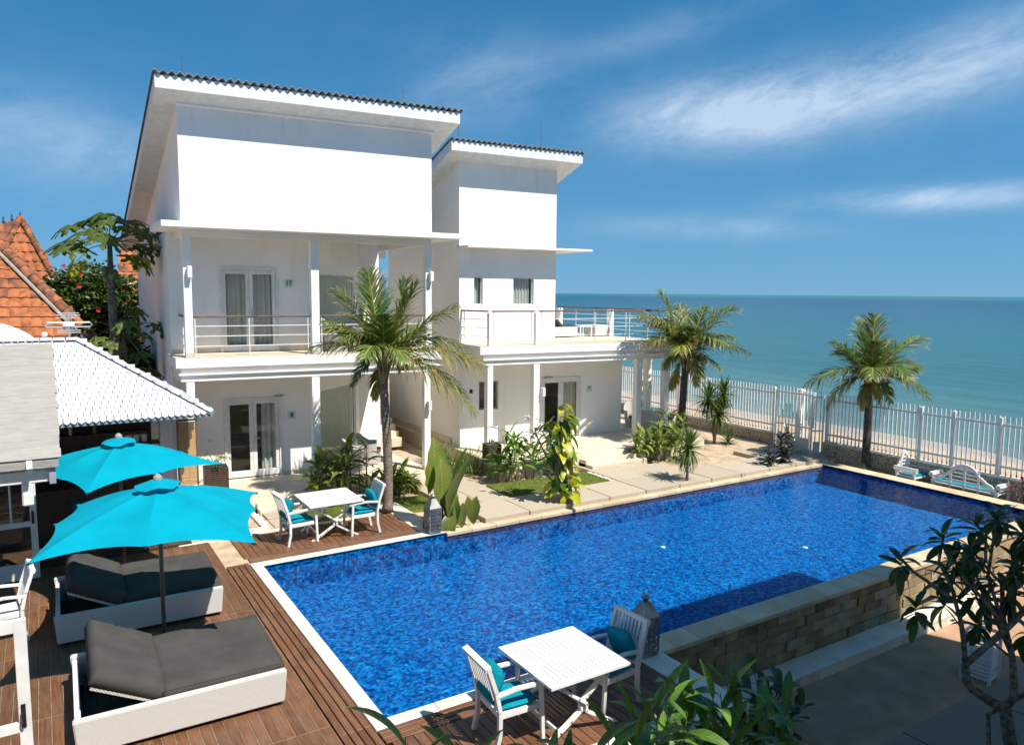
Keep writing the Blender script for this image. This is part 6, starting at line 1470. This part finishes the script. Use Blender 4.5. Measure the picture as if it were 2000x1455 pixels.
# ------------------------------------------------------------------ frangipani in the right foreground
fr = thing('frangipani_tree', 'shaded frangipani tree with bare forked branches at the right edge', 'tree', (10.52, 4.26, ZC)); FO = Vector((10.52, 4.26, ZC))
V_ = lambda x, y, z: Vector((x, y, z)) - FO
br = [([(10.53, 4.25, -1.15), (10.45, 4.3, -.7), (10.38, 4.35, -.31)], .085, .075), ([(10.38, 4.35, -.31), (10.25, 4.43, -.26), (10.0, 4.59, -.06), (9.93, 4.63, .04), (9.91, 4.65, .26)], .065, .05),
      ([(9.91, 4.65, .26), (10.12, 4.52, .5), (10.31, 4.39, .73), (10.42, 4.33, .86), (10.75, 4.2, 1.25)], .045, .035), ([(9.91, 4.65, .26), (9.9, 4.68, .55), (9.84, 4.7, .82), (9.8, 4.72, .95), (9.74, 4.75, 1.12), (9.41, 4.96, 1.39), (9.28, 5.04, 1.49), (9.13, 5.14, 1.67)], .035, .018),
      ([(10.38, 4.35, -.31), (10.47, 4.29, -.18), (10.44, 4.3, .1), (10.42, 4.32, .35), (10.5, 4.5, .8), (10.36, 4.5, 1.4)], .06, .025), ([(10.24, 4.44, -1.15), (10.24, 4.44, -.85), (10.2, 4.46, -.42), (10.58, 4.22, -.14), (10.9, 4.0, .3)], .03, .03),
      ([(9.8, 4.72, .95), (9.7, 4.78, 1.3), (9.54, 4.88, 1.63), (9.57, 4.86, 1.96)], .025, .015), ([(10.31, 4.39, .73), (10.1, 4.5, 1.05), (9.96, 4.61, 1.25), (9.8, 4.71, 1.42), (9.72, 4.78, 1.66)], .03, .015),
      ([(9.96, 4.61, 1.25), (9.92, 4.7, 1.55), (9.87, 4.68, 1.84)], .022, .014), ([(10.31, 4.39, .73), (10.22, 4.6, 1.4), (10.13, 4.51, 2.24)], .028, .014), ([(10.42, 4.33, .86), (10.4, 4.4, 1.2), (10.36, 4.36, 1.55)], .025, .014), ([(10.13, 4.6, 1.6), (10.3, 4.7, 1.95), (10.45, 4.6, 2.2)], .02, .013), ([(9.74, 4.75, 1.12), (9.55, 4.95, 1.15), (9.4, 5.05, 1.02)], .02, .013),
      ([(9.74, 4.75, 1.12), (9.9, 4.95, 1.05), (10.0, 5.0, 1.0)], .018, .012), ([(10.42, 4.32, .35), (10.55, 4.6, .7), (10.6, 4.75, 1.0)], .022, .013), ([(10.36, 4.36, 1.5), (10.55, 4.5, 1.75), (10.65, 4.4, 2.0)], .02, .013), ([(10.4, 4.4, 1.2), (10.2, 4.6, 1.5), (10.05, 4.7, 1.7)], .02, .013), ([(10.5, 4.5, .8), (10.35, 4.7, 1.1), (10.25, 4.75, 1.35)], .02, .013), ([(10.5, 4.5, .8), (10.6, 4.4, 1.3), (10.62, 4.45, 1.6)], .02, .013), ([(10.75, 4.2, 1.25), (10.7, 4.35, 1.6), (10.6, 4.3, 1.85)], .02, .013), ([(10.75, 4.2, 1.25), (10.6, 4.4, 1.15), (10.5, 4.45, 1.2)], .018, .013), ([(10.13, 4.51, 1.9), (10.0, 4.6, 2.0), (9.95, 4.65, 2.12)], .016, .012), ([(10.42, 4.32, .35), (10.3, 4.6, .55), (10.25, 4.7, .75)], .018, .012), ([(10.9, 4.0, .3), (10.8, 4.25, .55), (10.7, 4.3, .7)], .018, .012), ([(9.74, 4.75, 1.12), (9.8, 4.85, 1.3), (9.78, 4.9, 1.45)], .016, .012), ([(10.31, 4.39, .73), (10.15, 4.6, .95), (10.1, 4.7, 1.2)], .018, .012)]
for pts, r0, r1 in br:
    pts = [V_(*p) for p in pts]; n = len(pts); G().tube(pts, [r0 + (r1 - r0) * i / (n - 1) for i in range(n)], 9).build('branch', BARK, fr, smooth=True)
FL_ = [leafmesh('leaf', FRAN, W=.29, droop=d, fold=.3, shape='oval', wave=.1, seed=80 + i, n=9) for i, d in enumerate((.15, .4, .7))]
rd = random.Random(99)
for pts, r0, r1 in br:
    if r1 > .02: continue
    p = V_(*pts[-1])
    for i in range(rd.choice((11, 13, 14))):
        place('leaf', rd.choice(FL_), fr, M=orient(p - UP * .012 * i, i * 2.4 + rd.uniform(-.4, .4), 1.1 - 1.9 * i / 11 + rd.uniform(-.2, .2), rd.uniform(-.5, .5), rd.uniform(.25, .36)))
for p in ((9.2, 5.1, 1.78), (9.6, 4.86, 1.98), (9.7, 4.8, 1.72), (9.5, 4.9, 1.72), (9.78, 4.72, .82)):
    c = V_(*p); g = G()
    for i in range(4):
        q = c + Vector((rd.uniform(-.06, .06), rd.uniform(-.06, .06), rd.uniform(0, .05)))
        for k in range(5):
            a = k * 1.257; e = q + Vector((cos(a) * .035, sin(a) * .035, .02)); s_ = Vector((-sin(a), cos(a), 0)) * .014
            g.add([q, q + (e - q) * .6 + s_, e, q + (e - q) * .6 - s_], [(0, 1, 2, 3)])
    g.build('flower', FLOWY, fr)
place('leaf', leafmesh('leaf', POTHY, W=.4, droop=.3, fold=.3, shape='oval'), fr, M=orient(V_(9.66, 4.85, .98), 2.0, -1.3, .3, .26))
# ------------------------------------------------------------------ pots
def planter(loc, rz, w_, h, label, m=DARKW):
    p = thing('slatted_planter', label, 'planter', loc, rz); n = int(h / .05)
    G().box(-w_ + .02, w_ - .02, -w_ + .02, w_ - .02, 0, h - .02).build('box', BLACK, p)
    me = G().box(-w_, w_, -.012, .012, 0, .038).mesh('slat', m, bevel=.004)
    for k in range(n):
        for q in range(4): place('slat', me, p, M=Matrix.Rotation(q * pi / 2, 4, 'Z') @ Matrix.Translation((0, -w_ + .006, .01 + k * .05)))
    return p
planter((3.33, 18.5, .277), radians(-5), .26, .56, 'dark slatted wooden planter left of ground floor door')
FRN = [leafmesh('leaf', PAPA, W=.16, droop=d, fold=.2, shape='lance', wave=.5, seed=90 + i, n=16) for i, d in enumerate((.3, .6))]
c = thing('planter_fern', 'feathery fern growing in the dark planter by the door', 'fern', (3.33, 18.5, .8)); rd = random.Random(3)
for i in range(16):
    a = i * 2.4; p0 = Vector((0, 0, 0)); pt = rd.uniform(.5, 1.3); l = rd.uniform(.25, .45); e = Vector((cos(a) * cos(pt), sin(a) * cos(pt), sin(pt))) * l
    G().tube([p0, e], [.007, .004], 5).build('stalk', STEM, c)
    for k in range(5): place('leaf', FRN[k % 2], c, M=orient(e, a + (k - 2) * .5, pt - .9 + rd.uniform(-.2, .2), 0, rd.uniform(.14, .24)))
planter((10.3, 17.35, .377), radians(-5), .2, .5, 'small dark slatted pot at the second house column')
tuft('pot_plant', 'small green plant in the second house slatted pot', (10.3, 17.35, .86), 14, .22, [FRN[0]], 31, .08, .4, 1.4)
tuft('balcony_plant', 'dark spiky plant behind the upper balcony chairs', (7.6, 19.3, 3.5), 40, .5, BL, 32, .1, .3, 1.4)
tuft('balcony_plant', 'tall dark leaved plant behind palm crown on the upper balcony', (8.05, 18.9, 4.05), 30, .4, BL, 34, .12, .3, 1.4)
sp_ = leafy('seaside_sapling', 'bright green sapling against the fence behind far porch', (20.2, 22.3, -.03), [(0, 0, 1.5), (.2, .1, 1.7), (-.15, .1, 1.6)], HL, .42, 9, 195, lo=-.2)
bg = leafy('bougainvillea', 'magenta bougainvillea at the fence near the right edge', (20.35, 8.45, -.34), [(0, .1, .85), (-.2, .3, .75), (.1, -.3, .9), (-.1, -.1, .7)], [leafmesh('leaf', FLOWM, W=.6, droop=.2, shape='oval', n=5), leafmesh('leaf', SHRUB, W=.5, droop=.2, shape='oval', n=5), bpy.data.meshes['leaf']], .12, 26, 196)
# ------------------------------------------------------------------ papaya
def lobed(seed, m):
    rd = random.Random(seed); g = G(); 
    for k in range(7):
        a = radians(-125 + 250 * k / 6); L_ = .5 * (1 - .25 * abs(k - 3) / 3); n = 6; vs = [(0, 0, 0)]
        ca, sa = cos(a), sin(a); up_ = []; dn = []
        for j in range(1, n + 1):
            t = j / n; w_ = .085 * sin(pi * min(1, t * .9 + .1)) ** .7 * (1.35 if j in (3, 5) else .5); x = L_ * t; z = -.16 * t * t - .04 * abs(sin(a))
            up_.append((x * ca - w_ * sa, x * sa + w_ * ca, z - .02)); dn.append((x * ca + w_ * sa, x * sa - w_ * ca, z - .02)); vs += [up_[-1], (x * ca, x * sa, z), dn[-1]]
        fs = [(0, 2, 1), (0, 3, 2)]
        for j in range(n - 1):
            b = 1 + j * 3; fs += [(b, b + 1, b + 4, b + 3), (b + 1, b + 2, b + 5, b + 4)]
        g.add(vs, fs)
    return g.mesh('leaf', m, smooth=False)
PPL = [lobed(i, PAPA) for i in range(2)]; PPY = lobed(9, POTHY)
pp = thing('papaya_tree', 'papaya tree with lobed leaves left of the large white house', 'tree', (1.52, 21.2, 0)); rd = random.Random(41)
G().tube([(0, 0, 0), (.02, 0, 3.3), (-.02, 0, 4.8), (0, 0, 6.25)], [.14, .12, .09, .05], 12).build('trunk', BARK, pp, smooth=True)
G().tube([(.14, .1, 0), (.2, .1, 3.4), (.17, .1, 4.3)], [.09, .08, .03], 10).build('trunk', BARK, pp, smooth=True)
hd = Vector((0, 0, 6.15))
lv = [(-.9, .42, -.2), (-.55, .62, .2), (-.2, .75, 0), (.2, .62, -.3), (.55, .6, .2), (.95, .35, 0), (-1.15, .0, .1), (-.75, .05, -.4), (-.35, -.1, -.9), (.4, .1, -.9), (.75, -.05, .3), (1.15, -.02, -.2), (.1, .5, .8), (-.5, .3, .9), (.6, .3, .9), (1.0, .45, .5), (.85, -.35, -.3), (-.1, .3, -.7)]
for i, (r, u, d) in enumerate(lv):
    e = hd + CR * r + UP * u + CF * d; G().tube([hd, hd.lerp(e, .5) + UP * .08, e], [.016, .012, .008], 5).build('stalk', STEM, pp)
    dr = e - hd; place('leaf', PPL[i % 2], pp, M=orient(e, atan2(dr.y, dr.x), -.35 + rd.uniform(-.25, .2), rd.uniform(-.3, .3), rd.uniform(1.0, 1.35)))
for (r, u, d) in ((-.95, -.55, 0), (.95, -.4, -.2)):
    e = hd + CR * r + UP * u + CF * d; G().tube([hd, hd.lerp(e, .5) + UP * .15, e], [.014, .01, .007], 5).build('stalk', STEM, pp); dr = e - hd; place('leaf', PPY, pp, M=orient(e, atan2(dr.y, dr.x), -1.2, .2, .8))
for (r, u, d) in ((.5, -1.9, -.4), (.9, -2.2, -.2), (-.6, -2.0, -.3), (.3, -2.4, -.6), (1.1, -2.0, .2), (-.2, -2.3, -.5), (.7, -2.7, -.2), (.2, -3.3, -.4), (.9, -3.1, 0), (-.5, -3.0, -.2), (.5, -1.6, .1)):
    b = Vector((.15, .1, 4.2 + u * .1)); e = hd + CR * r + UP * u + CF * d; G().tube([b, b.lerp(e, .5) + UP * .1, e], [.012, .01, .006], 5).build('stalk', STEM, pp); dr = e - b; place('leaf', PPL[0], pp, M=orient(e, atan2(dr.y, dr.x), -.5 + rd.uniform(-.2, .2), rd.uniform(-.3, .3), rd.uniform(.8, 1.0)))
for i in range(7):
    a = i * 2.4; G().lathe([(.01, -.12), (.07, -.06), (.085, 0), (.05, .08), (.01, .1)], 10, (.14 * cos(a), .14 * sin(a), 5.2 + .07 * i % .3)).build('fruit', FRUIT, pp, smooth=True)
# ------------------------------------------------------------------ leafy tree masses
def bush(name, label, loc, ells, n, ls, m, seed, trunk=.12, cat='tree'):
    t = thing(name, label, cat, loc); rd = random.Random(seed)
    zt = min(e[2] for e in ells); cx = sum(e[0] for e in ells) / len(ells)
    tk_ = G(); tk_.tube([(0, 0, 0), (cx * .3, .05, zt * .6), (cx * .6, 0, zt)], [trunk, trunk * .8, trunk * .6], 8)
    for e in ells: tk_.tube([(cx * .5, 0, zt * .75), (e[0] * .7, e[1] * .7, (zt * .75 + e[2]) / 2), (e[0], e[1], e[2])], [trunk * .5, trunk * .35, trunk * .15], 6)
    tk_.build('trunk', BARK, t, smooth=True)
    g = G(); vol = [e[3] * e[4] * e[5] for e in ells]; tot = sum(vol)
    for e, v in zip(ells, vol):
        # little twigs of leaves
        for _ in range(int(n * v / tot / 5)):
            while True:
                q = Vector((rd.uniform(-1, 1), rd.uniform(-1, 1), rd.uniform(-1, 1)))
                if .3 < q.length < 1: break
            q = q * (q.length ** -.35); c_ = Vector((e[0] + q.x * e[3], e[1] + q.y * e[4], e[2] + q.z * e[5]))
            for k in range(5):
                a = rd.uniform(0, 6.28); pt = rd.uniform(-.7, .9); s_ = ls * rd.uniform(.6, 1.2)
                M_ = orient(c_ + Vector((rd.uniform(-.12, .12), rd.uniform(-.12, .12), rd.uniform(-.1, .1))), a, pt, rd.uniform(-.9, .9), s_)
                g.add([M_ @ Vector(p) for p in ((0, 0, 0), (.35, .24, .04), (.75, .2, .0), (1, 0, -.06), (.75, -.2, .0), (.35, -.24, .04))], [(0, 1, 2, 3), (0, 3, 4, 5)])
    g.build('crown', m, t); return t
hb = bush('hibiscus_tree', 'dense glossy hibiscus tree with red flowers behind papaya', (1.2, 28.6, 0), [(-1.0, 0, 4.2, .9, .9, 1.0), (.0, .1, 4.5, 1.15, 1.0, 1.1), (1.0, 0, 4.4, 1.0, .9, 1.1), (.5, .3, 5.3, .7, .6, .6), (-.5, .2, 5.1, .65, .6, .5), (1.45, 0, 3.4, .7, .8, .9), (-.3, -.2, 3.5, 1.15, .8, .7), (.4, 0, 2.4, 1.6, .9, .9)], 17000, .19, SHRUB, 51)
rd = random.Random(8)
for (r, u) in ((-.05, 1.35), (-.12, 1.0), (.62, 1.35), (-1.25, 1.2), (.3, .3), (-.45, 1.55)):
    c = Vector((r * 1.2, -1.05, 4.0 + u * 1.1)); g = G()
    for k in range(5):
        a = k * 1.257; g.add([c, c + Vector((cos(a + .5) * .06, -.03, sin(a + .5) * .06)), c + Vector((cos(a) * .08, -.05, sin(a) * .08)), c + Vector((cos(a - .5) * .06, -.03, sin(a - .5) * .06))], [(0, 1, 2, 3)])
    g.build('flower', FLOWR, hb)
bush('backyard_shrub', 'dark leafy shrub low between pavilion and house wall', (1.7, 22.6, 0), [(0, 0, 2.9, .9, .7, .8), (.5, .2, 2.2, .8, .7, .9), (-.8, .3, 2.6, .8, .6, .7)], 6000, .18, SHRUB, 52, .08, 'shrub')
bush('backyard_tree', 'low tree beyond the far tiled roof at the left', (-6, 40, 0), [(0, 0, 4.0, 2.4, 2, 1.4), (3, 0, 3.6, 2.0, 2, 1.5), (-3, 0, 3.6, 2.0, 2, 1.5)], 5000, .24, SHRUB, 53)
# fallen leaves
rd = random.Random(15); g = G()
for x0, x1, y0, y1, z, n in ((9.4, 12.5, 16.2, 16.7, -.02, 60), (14.4, 19.5, 14.9, 17.8, -.02, 110), (4.7, 7.8, 16.4, 17.1, -.02, 60), (7.6, 12.5, 5.6, 6.8, ZC + .008, 50), (20.0, 20.7, 8, 13.5, -.33, 30), (8, 18, 13.84, 13.9, .0, 14)):
    for i in range(n):
        M_ = orient((rd.uniform(x0, x1), rd.uniform(y0, y1), z + .006), rd.uniform(0, 6.28), rd.uniform(-.1, .1), rd.uniform(-.25, .25), rd.uniform(.03, .1))
        g.add([M_ @ Vector(p) for p in ((0, 0, 0), (.4, .2, .05), (1, 0, 0), (.4, -.2, .05))], [(0, 1, 2, 3)])
tag(g.build('fallen_leaves', PALMB), 'scattered dry fallen leaves on the garden soil', 'leaves', kind='stuff')
# ================================================================== what stands behind and beside the camera
hw = thing('hotel_wing', 'white hotel wing outside the picture on the right, shading the court', 'building', (11.5, -1.6, ZC))
G().box(-3.5, 3.6, -6, 4.3, 0, 10.8).build('wall', WHITE, hw); G().box(-3.65, 3.8, -6.3, 4.42, 10.8, 11.08).build('roof', WHITEW, hw)
for i in range(3):
    for z in (1.2, 4.6): 
        wi = G(); x = -2.6 + i * 2.3; wi.box(x, x + 1.2, 4.301, 4.33, z, z + 1.5); wo = wi.build('window', WHITEW, hw); G().box(x + .06, x + 1.14, 4.331, 4.336, z + .06, z + 1.44).build('pane', GLASS, wo)
vb = thing('viewing_balcony', 'white roof and wall of the balcony the view is taken from', 'building', (2, -2, ZC))
G().box(-7, 4.6, -3.5, 3.5, 8.55, 8.75).build('roof', WHITE, vb); G().box(-7, 4.6, -3.5, .2, 0, 8.55).build('wall', WHITE, vb)
